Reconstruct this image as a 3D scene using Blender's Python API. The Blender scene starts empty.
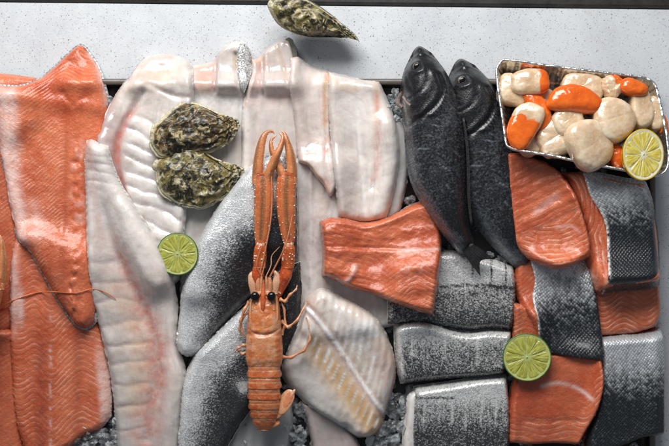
import bpy, math, random
import numpy as np
from mathutils import Vector, Matrix

random.seed(7)
RNG = np.random.default_rng(11)
H = 1250.0                      # camera height over the counter, mm
CX, CY = 334.5, 223.0
scene = bpy.context.scene
COL = scene.collection

# ------------------------------------------------------------------ helpers
def w2(px, py, z=0.0):
    k = 1 - z / H
    return (np.asarray(px, float) - CX) * k, (CY - np.asarray(py, float)) * k

_tabs = {}
def vnoise(x, y, seed=0):
    if seed not in _tabs:
        _tabs[seed] = np.random.default_rng(1000 + seed).random((256, 256))
    t = _tabs[seed]
    x = np.asarray(x, float); y = np.asarray(y, float)
    xi = np.floor(x).astype(int); yi = np.floor(y).astype(int)
    fx = x - xi; fy = y - yi
    fx = fx * fx * (3 - 2 * fx); fy = fy * fy * (3 - 2 * fy)
    a = t[yi % 256, xi % 256]; b = t[yi % 256, (xi + 1) % 256]
    c = t[(yi + 1) % 256, xi % 256]; d = t[(yi + 1) % 256, (xi + 1) % 256]
    return (a * (1 - fx) + b * fx) * (1 - fy) + (c * (1 - fx) + d * fx) * fy

def fbm(x, y, seed=0, oct=3):
    s = 0; a = 0.5; tot = 0
    for o in range(oct):
        s = s + a * vnoise(np.asarray(x) * 2 ** o + 17 * o, np.asarray(y) * 2 ** o + 5 * o, seed + o)
        tot += a; a *= 0.5
    return s / tot

def sst(x, a, b):
    t = np.clip((np.asarray(x, float) - a) / (b - a), 0, 1)
    return t * t * (3 - 2 * t)

def gauss(x, c, w):
    return np.exp(-((np.asarray(x, float) - c) / w) ** 2)

def dense(pts, closed=False, per=24):
    p = np.array(pts, float)
    n = len(p)
    if n == 2 and not closed:
        return p[0] + (p[1] - p[0]) * np.linspace(0, 1, 60)[:, None]
    out = []
    segs = n if closed else n - 1
    for i in range(segs):
        if closed:
            p0, p1, p2, p3 = p[(i - 1) % n], p[i], p[(i + 1) % n], p[(i + 2) % n]
        else:
            p1, p2 = p[i], p[i + 1]
            p0 = p[i - 1] if i > 0 else 2 * p1 - p2
            p3 = p[i + 2] if i + 2 < n else 2 * p2 - p1
        t = np.linspace(0, 1, per, endpoint=False)[:, None]
        out.append(0.5 * (2 * p1 + (p2 - p0) * t + (2 * p0 - 5 * p1 + 4 * p2 - p3) * t ** 2 + (3 * p1 - p0 - 3 * p2 + p3) * t ** 3))
    if not closed:
        out.append(p[-1:])
    return np.vstack(out)

def resample(d, u):
    L = np.r_[0, np.cumsum(np.linalg.norm(np.diff(d, axis=0), axis=1))]
    L /= L[-1]
    return np.stack([np.interp(u, L, d[:, k]) for k in range(d.shape[1])], 1)

def clen(d):
    return np.linalg.norm(np.diff(d, axis=0), axis=1).sum()

def poly_dist(px, py, pts):
    """distance in px from points to an open smooth curve"""
    c = resample(dense(pts), np.linspace(0, 1, 120))
    sh = px.shape
    P = np.stack([px.ravel(), py.ravel()], 1)
    out = np.empty(len(P))
    for i in range(0, len(P), 20000):
        q = P[i:i + 20000]
        out[i:i + 20000] = np.sqrt(((q[:, None, :] - c[None]) ** 2).sum(2).min(1))
    return out.reshape(sh)

# ---------------------------------------------------- height field of the heap
HX0, HY0 = -460, -320
HM = np.zeros((640, 920))
def hm_idx(x, y):
    return (np.clip(np.round(np.asarray(y) - HY0).astype(int), 0, 639),
            np.clip(np.round(np.asarray(x) - HX0).astype(int), 0, 919))

def blur(a, r, it=2):
    r = int(r)
    if r < 1: return a
    for _ in range(it):
        for ax in (0, 1):
            p = np.pad(a, [(r, r) if k == ax else (0, 0) for k in (0, 1)], mode='edge')
            c = np.cumsum(p, axis=ax)
            z = np.zeros_like(np.take(c, [0], axis=ax))
            c = np.concatenate([z, c], axis=ax)
            n = a.shape[ax]
            a = (np.take(c, range(2 * r + 1, 2 * r + 1 + n), axis=ax) - np.take(c, range(0, n), axis=ax)) / (2 * r + 1)
    return a

def splat(x, y, z):
    for dx in (-0.5, 0.5):
        for dy in (-0.5, 0.5):
            iy, ix = hm_idx(np.ravel(x) + dx, np.ravel(y) + dy)
            np.maximum.at(HM, (iy, ix), np.ravel(z))

def _up(a, k=3):
    n = a.shape[0]; q = np.linspace(0, n - 1, (n - 1) * k + 1); i = np.minimum(q.astype(int), n - 2); t = (q - i)[:, None]
    return a[i] * (1 - t) + a[i + 1] * t

def bilin(a, x, y):
    fx = np.clip(np.asarray(x) - HX0, 0, 918.99); fy = np.clip(np.asarray(y) - HY0, 0, 638.99)
    i = np.floor(fx).astype(int); j = np.floor(fy).astype(int)
    i = np.minimum(i, 918); j = np.minimum(j, 638)
    tx = fx - i; ty = fy - j
    return (a[j, i] * (1 - tx) + a[j, i + 1] * tx) * (1 - ty) + (a[j + 1, i] * (1 - tx) + a[j + 1, i + 1] * tx) * ty

def hm_at(px, py, rad=6):
    x, y = w2(px, py, 30)
    iy, ix = hm_idx(x, y)
    return float(HM[max(0, iy - rad):iy + rad + 1, max(0, ix - rad):ix + rad + 1].mean())

# ------------------------------------------------------------------ objects
def tag(o, label=None, cat=None, group=None, kind=None):
    if label: o['label'] = label
    if cat: o['category'] = cat
    if group: o['group'] = group
    if kind: o['kind'] = kind
    return o

def thing(name, label, cat, loc_mm, group=None):
    o = bpy.data.objects.new(name, None)
    COL.objects.link(o)
    o.empty_display_size = 0.02
    o.location = [c * .001 for c in loc_mm]
    return tag(o, label, cat, group)

def mk(name, V, F, mat, parent=None, attrs=None, smooth=True, origin=None):
    """V in world mm at build time. With a parent: relative to the parent chain's location."""
    V = np.asarray(V, float)
    if parent is not None:
        org = np.zeros(3); p = parent
        while p is not None:
            org += np.array(p.location) * 1000; p = p.parent
    elif origin is not None:
        org = np.array(origin, float)
    else:
        org = np.array([V[:, 0].mean(), V[:, 1].mean(), V[:, 2].min()])
    me = bpy.data.meshes.new(name)
    if isinstance(F, np.ndarray):
        F = F.tolist()
    me.from_pydata(((V - org) * .001).tolist(), [], F)
    if smooth:
        me.polygons.foreach_set('use_smooth', np.ones(len(me.polygons), bool))
    for k, v in (attrs or {}).items():
        v = np.asarray(v, np.float32)
        if v.ndim == 1:
            a = me.attributes.new(k, 'FLOAT', 'POINT'); a.data.foreach_set('value', v)
        else:
            a = me.attributes.new(k, 'FLOAT_VECTOR', 'POINT'); a.data.foreach_set('vector', v.ravel())
    me.update()
    me.materials.append(mat)
    o = bpy.data.objects.new(name, me)
    COL.objects.link(o)
    if parent is not None:
        o.parent = parent
    else:
        o.location = org * .001
    return o

def grid_faces(nr, nc, off=0, flip=False, wrap=False):
    i, j = np.meshgrid(np.arange(nr - 1), np.arange(nc if wrap else nc - 1), indexing='ij')
    j2 = (j + 1) % nc
    a = i * nc + j; b = (i + 1) * nc + j; c = (i + 1) * nc + j2; d = i * nc + j2
    f = np.stack([a, b, c, d] if not flip else [a, d, c, b], -1).reshape(-1, 4)
    return f + off

# -------------------------------------------------- fillet-like solids
class Slab: pass

def cluster(n):
    u = np.linspace(0, 1, n)
    return 0.55 * u + 0.45 * (0.5 - 0.5 * np.cos(np.pi * u))

def slab(T, R, B, L, th=14, r=(8, 8, 8, 8), wall=0.25, step=1.5, drape=9, lift=0.0, zfix=None,
         jit=0.5, seed=0, disp=None, und=1.0, ucell=22.0, zref=None, tilt=None, rag=.45):
    """T,B run left to right; R,L run top to bottom (inner points only for R and L). Photo mm."""
    T = list(T); B = list(B)
    R = [T[-1]] + list(R) + [B[-1]]
    L = [T[0]] + list(L) + [B[0]]
    dT, dB, dR, dL = dense(T), dense(B), dense(R), dense(L)
    ns = max(10, int(max(clen(dT), clen(dB)) / step)) + 1
    nt = max(10, int(max(clen(dR), clen(dL)) / step)) + 1
    us, ut = cluster(ns), cluster(nt)
    cT, cB = resample(dT, us), resample(dB, us)
    cR, cL = resample(dR, ut), resample(dL, ut)
    s = us[None, :, None]; t = ut[:, None, None]
    P = ((1 - t) * cT[None] + t * cB[None] + (1 - s) * cL[:, None] + s * cR[:, None]
         - ((1 - s) * (1 - t) * cT[0] + s * (1 - t) * cT[-1] + (1 - s) * t * cB[0] + s * t * cB[-1]))
    px, py = P[..., 0], P[..., 1]
    if jit:
        px = px + jit * 2 * (fbm(px / 7, py / 7, 40 + seed) - .5)
        py = py + jit * 2 * (fbm(px / 7 + 50, py / 7, 60 + seed) - .5)
    if jit:
        px = px + rag * 2 * (fbm(px / 2.4, py / 2.4, 45 + seed) - .5); py = py + rag * 2 * (fbm(px / 2.4 + 30, py / 2.4, 65 + seed) - .5)
    o = Slab()
    x, y = w2(px, py, 20)
    # support under the footprint
    if zfix is None:
        iy, ix = hm_idx(x, y)
        mask = np.zeros_like(HM); mask[iy, ix] = 1
        mask = (blur(mask, 1, 1) > 0.05).astype(float)
        bm = blur(HM * mask, drape) / np.maximum(blur(mask, drape), 1e-6)
        bm = np.where(mask > 0, bm, 0)
        loc = blur(HM * mask, 1) / np.maximum(blur(mask, 1), 1e-6)
        bm = np.maximum(bm, loc)
        bm = blur(bm * mask, 5) / np.maximum(blur(mask, 5), 1e-6)
        zr = float(np.median(bm[iy, ix])) + th if zref is None else zref
        x, y = w2(px, py, zr)
        base = bilin(bm, x, y) + lift + 1.0
    else:
        zr = zfix + th if zref is None else zref
        x, y = w2(px, py, zr)
        base = np.full(x.shape, float(zfix))
    if tilt is not None:
        base = base + tilt(px, py)
    f = np.ones(x.shape)
    o.d = []
    for c, rr in ((cT, r[0]), (cR, r[1]), (cB, r[2]), (cL, r[3])):
        cc = resample(c, np.linspace(0, 1, 160))
        Pq = np.stack([px.ravel(), py.ravel()], 1)
        dd = np.empty(len(Pq))
        for k in range(0, len(Pq), 20000):
            dd[k:k + 20000] = np.sqrt(((Pq[k:k + 20000, None] - cc[None]) ** 2).sum(2).min(1))
        dd = dd.reshape(px.shape); o.d.append(dd)
        if rr > 0:
            q = np.clip(dd / rr, 0, 1)
            f = f * np.sqrt(np.clip(1 - (1 - q) ** 2, 0, 1))
    o.edge = np.minimum.reduce(o.d)
    f = wall + (1 - wall) * f
    z = base + th * f
    if und:
        z = z + und * 2 * (fbm(px / ucell, py / ucell, 80 + seed) - .5) * f
    S, Tt = np.meshgrid(us, ut)
    o.S, o.T, o.px, o.py = S, Tt, px, py
    o.W = 0.5 * (clen(dT) + clen(dB)); o.Len = 0.5 * (clen(dR) + clen(dL))
    if S.shape: 
        mid = resample(P[:, ns // 2], np.linspace(0, 1, 40)); o.Len = max(o.Len * .6, clen(mid))
        midw = resample(P[nt // 2, :], np.linspace(0, 1, 40)); o.W = clen(midw)
    o.f = f
    if disp is not None:
        z = z + disp(o) * np.clip(o.edge / 4, 0, 1)
    o.x, o.y, o.z, o.base = x, y, np.maximum(z, base + .4), base
    up3 = lambda a: _up(_up(a).T).T
    splat(up3(o.x), up3(o.y), up3(o.z))
    return o

def ring_idx(nr, nc):
    a = [(0, j) for j in range(nc - 1)]
    b = [(i, nc - 1) for i in range(nr - 1)]
    c = [(nr - 1, j) for j in range(nc - 1, 0, -1)]
    d = [(i, 0) for i in range(nr - 1, 0, -1)]
    return np.array(a + b + c + d)

def closed_mesh(name, x, y, ztop, zbot, mat, parent=None, attrs=None, out=0.0, bulge=0.8, nw=4, origin=None):
    nr, nc = x.shape
    ri = ring_idx(nr, nc)
    rx, ry = x[ri[:, 0], ri[:, 1]], y[ri[:, 0], ri[:, 1]]
    # outward normals along the outline (clockwise seen from above)
    tx = np.roll(rx, -2) - np.roll(rx, 2); ty = np.roll(ry, -2) - np.roll(ry, 2)
    ln = np.hypot(tx, ty) + 1e-9
    nx, ny = -ty / ln, tx / ln
    k = 9
    nx = sum(np.roll(nx, q) for q in range(-k, k + 1)); ny = sum(np.roll(ny, q) for q in range(-k, k + 1))
    ln = np.hypot(nx, ny) + 1e-9; nx /= ln; ny /= ln
    x = x.copy(); y = y.copy()
    if out:
        x[ri[:, 0], ri[:, 1]] += nx * out; y[ri[:, 0], ri[:, 1]] += ny * out
        rx = rx + nx * out; ry = ry + ny * out
    rzt = ztop[ri[:, 0], ri[:, 1]]; rzb = zbot[ri[:, 0], ri[:, 1]]
    V = [np.stack([x.ravel(), y.ravel(), ztop.ravel()], 1)]
    F = [grid_faces(nr, nc)]
    n = nr * nc
    top_ids = ri[:, 0] * nc + ri[:, 1]
    prev = top_ids
    m = len(ri)
    ridx_attr = [np.arange(n)]
    for w in range(1, nw + 1):
        q = w / (nw + 1)
        b = bulge * math.sin(math.pi * q) - 0.3 * q
        V.append(np.stack([rx + nx * b, ry + ny * b, rzt + (rzb - rzt) * q], 1))
        cur = n + np.arange(m); n += m
        F.append(np.stack([prev, np.roll(prev, -1), np.roll(cur, -1), cur], 1))
        prev = cur; ridx_attr.append(top_ids)
    V.append(np.stack([x.ravel(), y.ravel(), zbot.ravel()], 1))
    F.append(grid_faces(nr, nc, n, flip=True))
    cur = n + top_ids
    F.append(np.stack([prev, np.roll(prev, -1), np.roll(cur, -1), cur], 1))
    ridx_attr.append(np.arange(nr * nc))
    idx = np.concatenate(ridx_attr)
    A = {}
    for kk, v in (attrs or {}).items():
        v = np.asarray(v, float)
        v = np.broadcast_to(v, x.shape) if v.ndim < 2 else v
        A[kk] = v.reshape(nr * nc, -1)[idx].squeeze() if v.ndim == 3 else v.ravel()[idx]
    return mk(name, np.vstack(V), np.vstack(F), mat, parent, A, origin=origin)

def centre(o):
    return (float(o.x.mean()), float(o.y.mean()), float(o.base.min()))

# ------------------------------------------------------------------ node kit
class NK:
    def __init__(s, name):
        s.m = bpy.data.materials.new(name); s.m.use_nodes = True
        s.t = s.m.node_tree; s.t.nodes.clear()
        s.out = s.t.nodes.new('ShaderNodeOutputMaterial')
        s.b = s.t.nodes.new('ShaderNodeBsdfPrincipled')
        s.t.links.new(s.b.outputs[0], s.out.inputs[0])
    def put(s, sock, v):
        if v is None: return
        if isinstance(v, bpy.types.NodeSocket): s.t.links.new(v, sock)
        elif isinstance(v, (tuple, list)):
            n = len(sock.default_value)
            sock.default_value = (tuple(v) + (1.0,))[:n] if n == 4 else tuple(v)[:n]
        else: sock.default_value = v
    def set(s, **kw):
        for k, v in kw.items(): s.put(s.b.inputs[k.replace('_', ' ')], v)
        return s.m
    def attr(s, name, vec=False):
        n = s.t.nodes.new('ShaderNodeAttribute'); n.attribute_name = name
        return n.outputs['Vector'] if vec else n.outputs['Fac']
    def obj(s):
        return s.t.nodes.new('ShaderNodeTexCoord').outputs['Object']
    def m_(s, op, a, b=None, c=None, clamp=False):
        n = s.t.nodes.new('ShaderNodeMath'); n.operation = op; n.use_clamp = clamp
        s.put(n.inputs[0], a)
        if b is not None: s.put(n.inputs[1], b)
        if c is not None: s.put(n.inputs[2], c)
        return n.outputs[0]
    def mix(s, f, a, b):
        n = s.t.nodes.new('ShaderNodeMix'); n.data_type = 'RGBA'
        s.put(n.inputs[0], f); s.put(n.inputs[6], a); s.put(n.inputs[7], b)
        return n.outputs[2]
    def rng(s, v, a, b, c=0.0, d=1.0, smooth=True):
        n = s.t.nodes.new('ShaderNodeMapRange'); n.interpolation_type = 'SMOOTHSTEP' if smooth else 'LINEAR'
        s.put(n.inputs['Value'], v)
        for k, q in (('From Min', a), ('From Max', b), ('To Min', c), ('To Max', d)): s.put(n.inputs[k], q)
        return n.outputs[0]
    def noise(s, scale, detail=3, vec=None, rough=.55, dist=0.0):
        n = s.t.nodes.new('ShaderNodeTexNoise')
        s.put(n.inputs['Scale'], scale); s.put(n.inputs['Detail'], detail); s.put(n.inputs['Roughness'], rough)
        s.put(n.inputs['Distortion'], dist)
        s.put(n.inputs['Vector'], vec if vec is not None else s.obj())
        return n.outputs['Fac']
    def voro(s, scale, vec=None, rand=1.0, feature='F1'):
        n = s.t.nodes.new('ShaderNodeTexVoronoi'); n.feature = feature
        s.put(n.inputs['Scale'], scale); s.put(n.inputs['Randomness'], rand)
        s.put(n.inputs['Vector'], vec if vec is not None else s.obj())
        return n
    def mapping(s, vec, scale=(1, 1, 1), rot=(0, 0, 0)):
        n = s.t.nodes.new('ShaderNodeMapping')
        s.put(n.inputs['Vector'], vec); s.put(n.inputs['Scale'], scale); s.put(n.inputs['Rotation'], rot)
        return n.outputs[0]
    def sep(s, col):
        n = s.t.nodes.new('ShaderNodeSeparateColor'); s.put(n.inputs[0], col); return n.outputs
    def bump(s, h, dist, strength=1.0, nrm=None):
        n = s.t.nodes.new('ShaderNodeBump')
        s.put(n.inputs['Height'], h); s.put(n.inputs['Distance'], dist); s.put(n.inputs['Strength'], strength)
        if nrm is not None: s.put(n.inputs['Normal'], nrm)
        return n.outputs[0]

def M_salmon():
    k = NK('salmon_flesh'); o = k.obj()
    ph, ln, pale, dark = (k.attr(a) for a in ('ph', 'ln', 'pale', 'dark'))
    big = k.noise(28, 4, o); fine = k.noise(260, 4, o, .65); wob = k.noise(48, 3, o)
    base = k.mix(k.rng(big, .36, .64), (.50, .090, .034), (.68, .180, .080))
    base = k.mix(k.rng(fine, .45, .8, 0, .35), base, (.78, .27, .14))
    fr = k.m_('FRACT', k.m_('ADD', ph, k.m_('MULTIPLY', wob, 1.3)))
    wn = k.t.nodes.new('ShaderNodeTexWhiteNoise'); wn.noise_dimensions = '1D'
    k.put(wn.inputs['W'], k.m_('FLOOR', k.m_('ADD', ph, k.m_('MULTIPLY', wob, 1.3))))
    base = k.mix(k.m_('MULTIPLY', wn.outputs['Value'], k.m_('MULTIPLY', ln, .45)), base, (.50, .095, .034))
    base = k.mix(k.m_('MULTIPLY', k.m_('MULTIPLY', k.m_('POWER', fr, 2.0), ln), .34), base, (.82, .32, .18))
    tri = k.m_('ABSOLUTE', k.m_('SUBTRACT', fr, .5))
    brk = k.rng(k.noise(75, 4, o, .6), .36, .68)
    w = k.m_('ADD', .10, k.m_('MULTIPLY', k.noise(90, 2, o), .34))
    lin = k.rng(tri, 0.0, w, 1.0, 0.0)
    lin = k.m_('MULTIPLY', k.m_('MULTIPLY', lin, ln), brk)
    col = k.mix(k.m_('MULTIPLY', lin, .82), base, (.90, .53, .38))
    pm = k.m_('MULTIPLY', pale, k.rng(k.noise(120, 4, o, .6), .25, .6, .45, 1.0), clamp=True)
    col = k.mix(pm, col, (.82, .56, .50))
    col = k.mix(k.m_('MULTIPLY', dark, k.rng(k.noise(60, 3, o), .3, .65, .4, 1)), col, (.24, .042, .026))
    hgt = k.m_('ADD', k.m_('MULTIPLY', k.noise(330, 3, o, .6), .30), k.m_('MULTIPLY', lin, .10))
    hgt = k.m_('ADD', hgt, k.m_('MULTIPLY', k.noise(150, 5, o, .65), 1.1))
    return k.set(Base_Color=col, Roughness=k.rng(k.noise(150, 3, o), .3, .7, .14, .32), Normal=k.bump(hgt, .0015, .75),
                 Subsurface_Weight=.25, Subsurface_Radius=(.004, .0012, .0006), Subsurface_Scale=.6,
                 Specular_IOR_Level=.45, Coat_Weight=.25, Coat_Roughness=.06)

def M_white(name='white_fish_flesh', c0=(.56, .485, .445), c1=(.80, .735, .69), grey=(.47, .46, .445)):
    k = NK(name); o = k.obj()
    pink, yel, gry, wht = (k.attr(a) for a in ('pink', 'yel', 'gry', 'wht'))
    big = k.noise(32, 5, o, .62); fine = k.noise(300, 4, o, .65)
    col = k.mix(k.rng(big, .30, .62), c0, c1)
    st = k.noise(1.0, 3, k.mapping(k.attr('mm', True), (.35, .05, 1)), .6)
    col = k.mix(k.rng(st, .5, .8, 0, .22), col, (.86, .83, .80))
    st2 = k.noise(1.0, 4, k.mapping(k.attr('mm', True), (.16, .022, 1)), .6)
    col = k.mix(k.rng(st2, .48, .78, 0, .55), col, grey)
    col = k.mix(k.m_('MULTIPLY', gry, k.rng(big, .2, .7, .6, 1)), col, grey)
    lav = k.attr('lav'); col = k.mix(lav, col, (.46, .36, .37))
    col = k.mix(k.m_('MULTIPLY', yel, k.rng(k.noise(45, 3, o), .25, .6, .6, .95)), col, (.66, .42, .20))
    col = k.mix(k.m_('MULTIPLY', pink, k.rng(k.noise(90, 4, o, .65), .3, .65, .35, 1)), col, (.58, .215, .165))
    red = k.rng(k.noise(210, 3, o), .62, .72)
    col = k.mix(k.m_('MULTIPLY', k.m_('MULTIPLY', pink, pink), k.m_('MULTIPLY', red, .6)), col, (.40, .08, .06))
    col = k.mix(k.m_('MULTIPLY', wht, k.rng(k.noise(75, 4, o, .6), .30, .50), clamp=True), col, (.92, .90, .88))  # real white marks, plus wet sheen painted as broken bright patches
    h = k.m_('ADD', k.m_('MULTIPLY', fine, .10), k.m_('MULTIPLY', k.noise(120, 2, o, .5), .9))
    h = k.m_('ADD', h, k.m_('MULTIPLY', st, .2))
    return k.set(Base_Color=col, Roughness=k.rng(k.noise(120, 3, o), .3, .7, .10, .28), Normal=k.bump(h, .0012, .7),
                 Subsurface_Weight=.6, Subsurface_Radius=(.008, .0052, .0040), Subsurface_Scale=.8,
                 Specular_IOR_Level=.5, Coat_Weight=.3, Coat_Roughness=.05)

def M_skin(name, sx, sy, rand=.35, spk=.5, silver=(.72, .73, .74), dark=(.012, .013, .016), rot=math.pi / 4,
           nz=.45, metal=.35, bd=.0012, soft=.22):
    k = NK(name); o = k.obj()
    mm = k.attr('mm', True); g = k.attr('g'); lite = k.attr('lite')
    v = k.voro(1.0, k.mapping(mm, (1 / sx, 1 / sy, 1), (0, 0, rot)), rand)
    rnd = k.sep(v.outputs['Color'])[0]; dist = v.outputs['Distance']
    v2 = k.sep(v.outputs['Color'])[1]
    n1 = k.noise(55, 4, o, .6); n2 = k.noise(700, 3, o, .6)
    t = k.m_('ADD', g, k.m_('MULTIPLY', k.m_('SUBTRACT', rnd, .5), spk))
    t = k.m_('ADD', t, k.m_('MULTIPLY', k.m_('SUBTRACT', n1, .5), nz))
    t = k.m_('ADD', t, k.m_('MULTIPLY', k.m_('SUBTRACT', n2, .5), spk * .8))
    # dark rim around each scale
    t = k.m_('ADD', t, k.m_('MULTIPLY', k.rng(dist, .25, .62), spk * .45))
    f = k.rng(t, .5 - soft, .5 + soft)
    col = k.mix(f, silver, dark)
    col = k.mix(k.m_('MULTIPLY', lite, k.rng(k.noise(220, 3, o), .35, .6)), col, (.78, .76, .74))
    dome = k.m_('SUBTRACT', 1.0, dist)
    h = k.m_('ADD', dome, k.m_('MULTIPLY', v2, .55))
    h = k.m_('ADD', h, k.m_('MULTIPLY', n2, .5))
    return k.set(Base_Color=col, Metallic=k.m_('MULTIPLY', k.m_('SUBTRACT', 1.0, f), metal),
                 Roughness=k.m_('ADD', .24, k.m_('MULTIPLY', v2, .2)), Normal=k.bump(h, bd, .7),
                 Specular_IOR_Level=.5, Coat_Weight=.25, Coat_Roughness=.12)

def M_flat(name, col, rough=.4, metal=0.0, var=.25, scale=120, bump=.0006, sss=0.0, rad=(.004, .002, .001), coat=0.0):
    k = NK(name); o = k.obj()
    n = k.noise(scale, 4, o, .6)
    c = k.mix(k.rng(n, .3, .7), tuple(v * (1 - var) for v in col), tuple(min(.95, v * (1 + var)) for v in col))
    return k.set(Base_Color=c, Roughness=rough, Metallic=metal, Normal=k.bump(k.noise(scale * 3, 3, o), bump, .6),
                 Subsurface_Weight=sss, Subsurface_Radius=rad, Subsurface_Scale=1.0, Coat_Weight=coat, Coat_Roughness=.1)

def M_counter():
    k = NK('speckled_quartz'); o = k.obj()
    base = k.mix(k.rng(k.noise(18, 4, o), .3, .7), (.54, .56, .59), (.61, .635, .66))
    base = k.mix(k.rng(k.noise(420, 3, o, .7), .45, .75, 0, .5), base, (.68, .70, .72))
    v = k.voro(420, o, 1.0); r = k.sep(v.outputs['Color'])
    size = k.m_('MULTIPLY', k.rng(r[0], .74, 1.0, 0, 1, False), .27)
    sp = k.m_('LESS_THAN', v.outputs['Distance'], size)
    c2 = k.mix(r[1], (.05, .045, .04), (.30, .29, .28))
    col = k.mix(k.m_('MULTIPLY', sp, .9), base, c2)
    v3 = k.voro(800, o, 1.0); r3 = k.sep(v3.outputs['Color'])
    sp3 = k.m_('LESS_THAN', v3.outputs['Distance'], k.m_('MULTIPLY', k.rng(r3[0], .60, 1, 0, 1, False), .40))
    col = k.mix(k.m_('MULTIPLY', sp3, .75), col, (.16, .15, .14))
    stain = k.rng(k.noise(22, 5, o, .62), .60, .74, 0, .28)
    col = k.mix(stain, col, (.42, .36, .31))
    return k.set(Base_Color=col, Roughness=k.rng(k.noise(60, 3, o), .3, .7, .28, .45), Normal=k.bump(k.noise(500, 3, o), .0003, .4))

def M_ice():
    k = NK('ice'); o = k.obj()
    fr = k.rng(k.noise(130, 4, o), .4, .65)
    return k.set(Base_Color=(.90, .93, .95), Roughness=k.rng(k.noise(90, 3, o), .3, .7, .03, .2), IOR=1.33,
                 Transmission_Weight=k.m_('SUBTRACT', .95, k.m_('MULTIPLY', fr, .35)), Normal=k.bump(k.noise(160, 3, o), .0010, .6))

def M_oyster(name, dk, ol, cr):
    k = NK(name); o = k.obj()
    rho, fr = k.attr('rho'), k.attr('fr')
    n1 = k.noise(55, 5, o, .65, 1.6); n2 = k.noise(120, 4, o, .65, 1.0); n3 = k.noise(420, 3, o, .6)
    col = k.mix(k.rng(n1, .42, .56), dk, ol)
    col = k.mix(k.m_('MULTIPLY', k.rng(n2, .52, .62), .85), col, cr)
    col = k.mix(k.m_('MULTIPLY', k.rng(k.noise(80, 4, o, .7, 1.4), .54, .62), .95), col, tuple(v * .35 for v in dk))
    col = k.mix(k.m_('MULTIPLY', fr, k.rng(n3, .3, .6, .35, .95)), col, (.62, .57, .40))
    h = k.m_('ADD', n2, k.m_('MULTIPLY', n3, .5))
    return k.set(Base_Color=col, Roughness=k.rng(n2, .3, .7, .25, .6), Normal=k.bump(h, .0014, .8), Coat_Weight=.35, Coat_Roughness=.12)

def M_prawn():
    k = NK('langoustine_shell'); o = k.obj()
    bead, red, brown, pale = (k.attr(a) for a in ('bead', 'red', 'brown', 'palew'))
    n1 = k.noise(90, 4, o, .6); n2 = k.noise(520, 3, o, .6)
    col = k.mix(k.rng(n1, .3, .7), (.54, .165, .046), (.68, .265, .090))
    col = k.mix(red, col, k.mix(k.rng(n1, .3, .7), (.50, .055, .012), (.66, .12, .022)))
    col = k.mix(pale, col, (.74, .46, .30))
    col = k.mix(k.m_('MULTIPLY', brown, k.rng(n2, .3, .62, .5, 1.)), col, (.16, .065, .028))
    col = k.mix(k.rng(n2, .55, .72, 0, .45), col, (.80, .50, .32))
    col = k.mix(bead, col, (.88, .74, .62))
    return k.set(Base_Color=col, Roughness=k.rng(n1, .3, .7, .12, .26), Normal=k.bump(k.m_('ADD', n2, k.noise(180, 3, o)), .0006, .7),
                 Subsurface_Weight=.35, Subsurface_Radius=(.004, .0015, .0007), Subsurface_Scale=.6, Coat_Weight=.25, Coat_Roughness=.15)

def M_scallop():
    k = NK('scallop_meat'); o = k.obj()
    org = k.attr('org'); n1 = k.noise(70, 4, o, .6); n2 = k.noise(330, 3, o, .6)
    fib = k.noise(1.0, 3, k.mapping(o, (420, 420, 60)), .6)
    col = k.mix(k.rng(n1, .3, .7), (.62, .42, .245), (.82, .68, .50))
    col = k.mix(k.rng(fib, .5, .75, 0, .4), col, (.84, .79, .70))
    orc = k.mix(k.rng(n1, .3, .7), (.72, .115, .008), (.86, .19, .018))
    e = k.rng(k.m_('ADD', org, k.m_('MULTIPLY', k.m_('SUBTRACT', k.noise(90, 3, o, .5), .5), .7)), .36, .64)
    col = k.mix(e, col, orc)
    return k.set(Base_Color=col, Roughness=.14, Normal=k.bump(k.m_('ADD', k.m_('ADD', k.m_('MULTIPLY', n2, .25), k.m_('MULTIPLY', fib, .2)), k.m_('MULTIPLY', n1, 1.5)), .0009, .6),
                 Subsurface_Weight=.5, Subsurface_Radius=(.006, .003, .0015), Subsurface_Scale=.8, Coat_Weight=.6, Coat_Roughness=.04)

def M_citrus(name, a, b):
    k = NK(name); p = k.attr('pol', True); o = k.obj()
    st = k.voro(1.0, k.mapping(p, (1, 1, 1)), .9)
    d = st.outputs['Distance']; r = k.sep(st.outputs['Color'])[0]
    col = k.mix(k.rng(r, 0, 1), a, b)
    col = k.mix(k.rng(d, .45, .8, 0, .38), col, tuple(min(.9, v * 1.5 + .05) for v in b))
    return k.set(Base_Color=col, Roughness=.14, Normal=k.bump(k.m_('SUBTRACT', 1., d), .0008, .7),
                 Subsurface_Weight=.5, Subsurface_Radius=(.005, .005, .0015), Subsurface_Scale=.7, Coat_Weight=.4, Coat_Roughness=.08)

def M_foil():
    k = NK('foil'); o = k.obj()
    h = k.m_('ADD', k.noise(130, 4, o, .7, .8), k.m_('MULTIPLY', k.voro(150, o).outputs['Distance'], .8))
    return k.set(Base_Color=(.74, .73, .71), Metallic=1.0, Roughness=.30, Normal=k.bump(h, .0014, .6))

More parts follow.
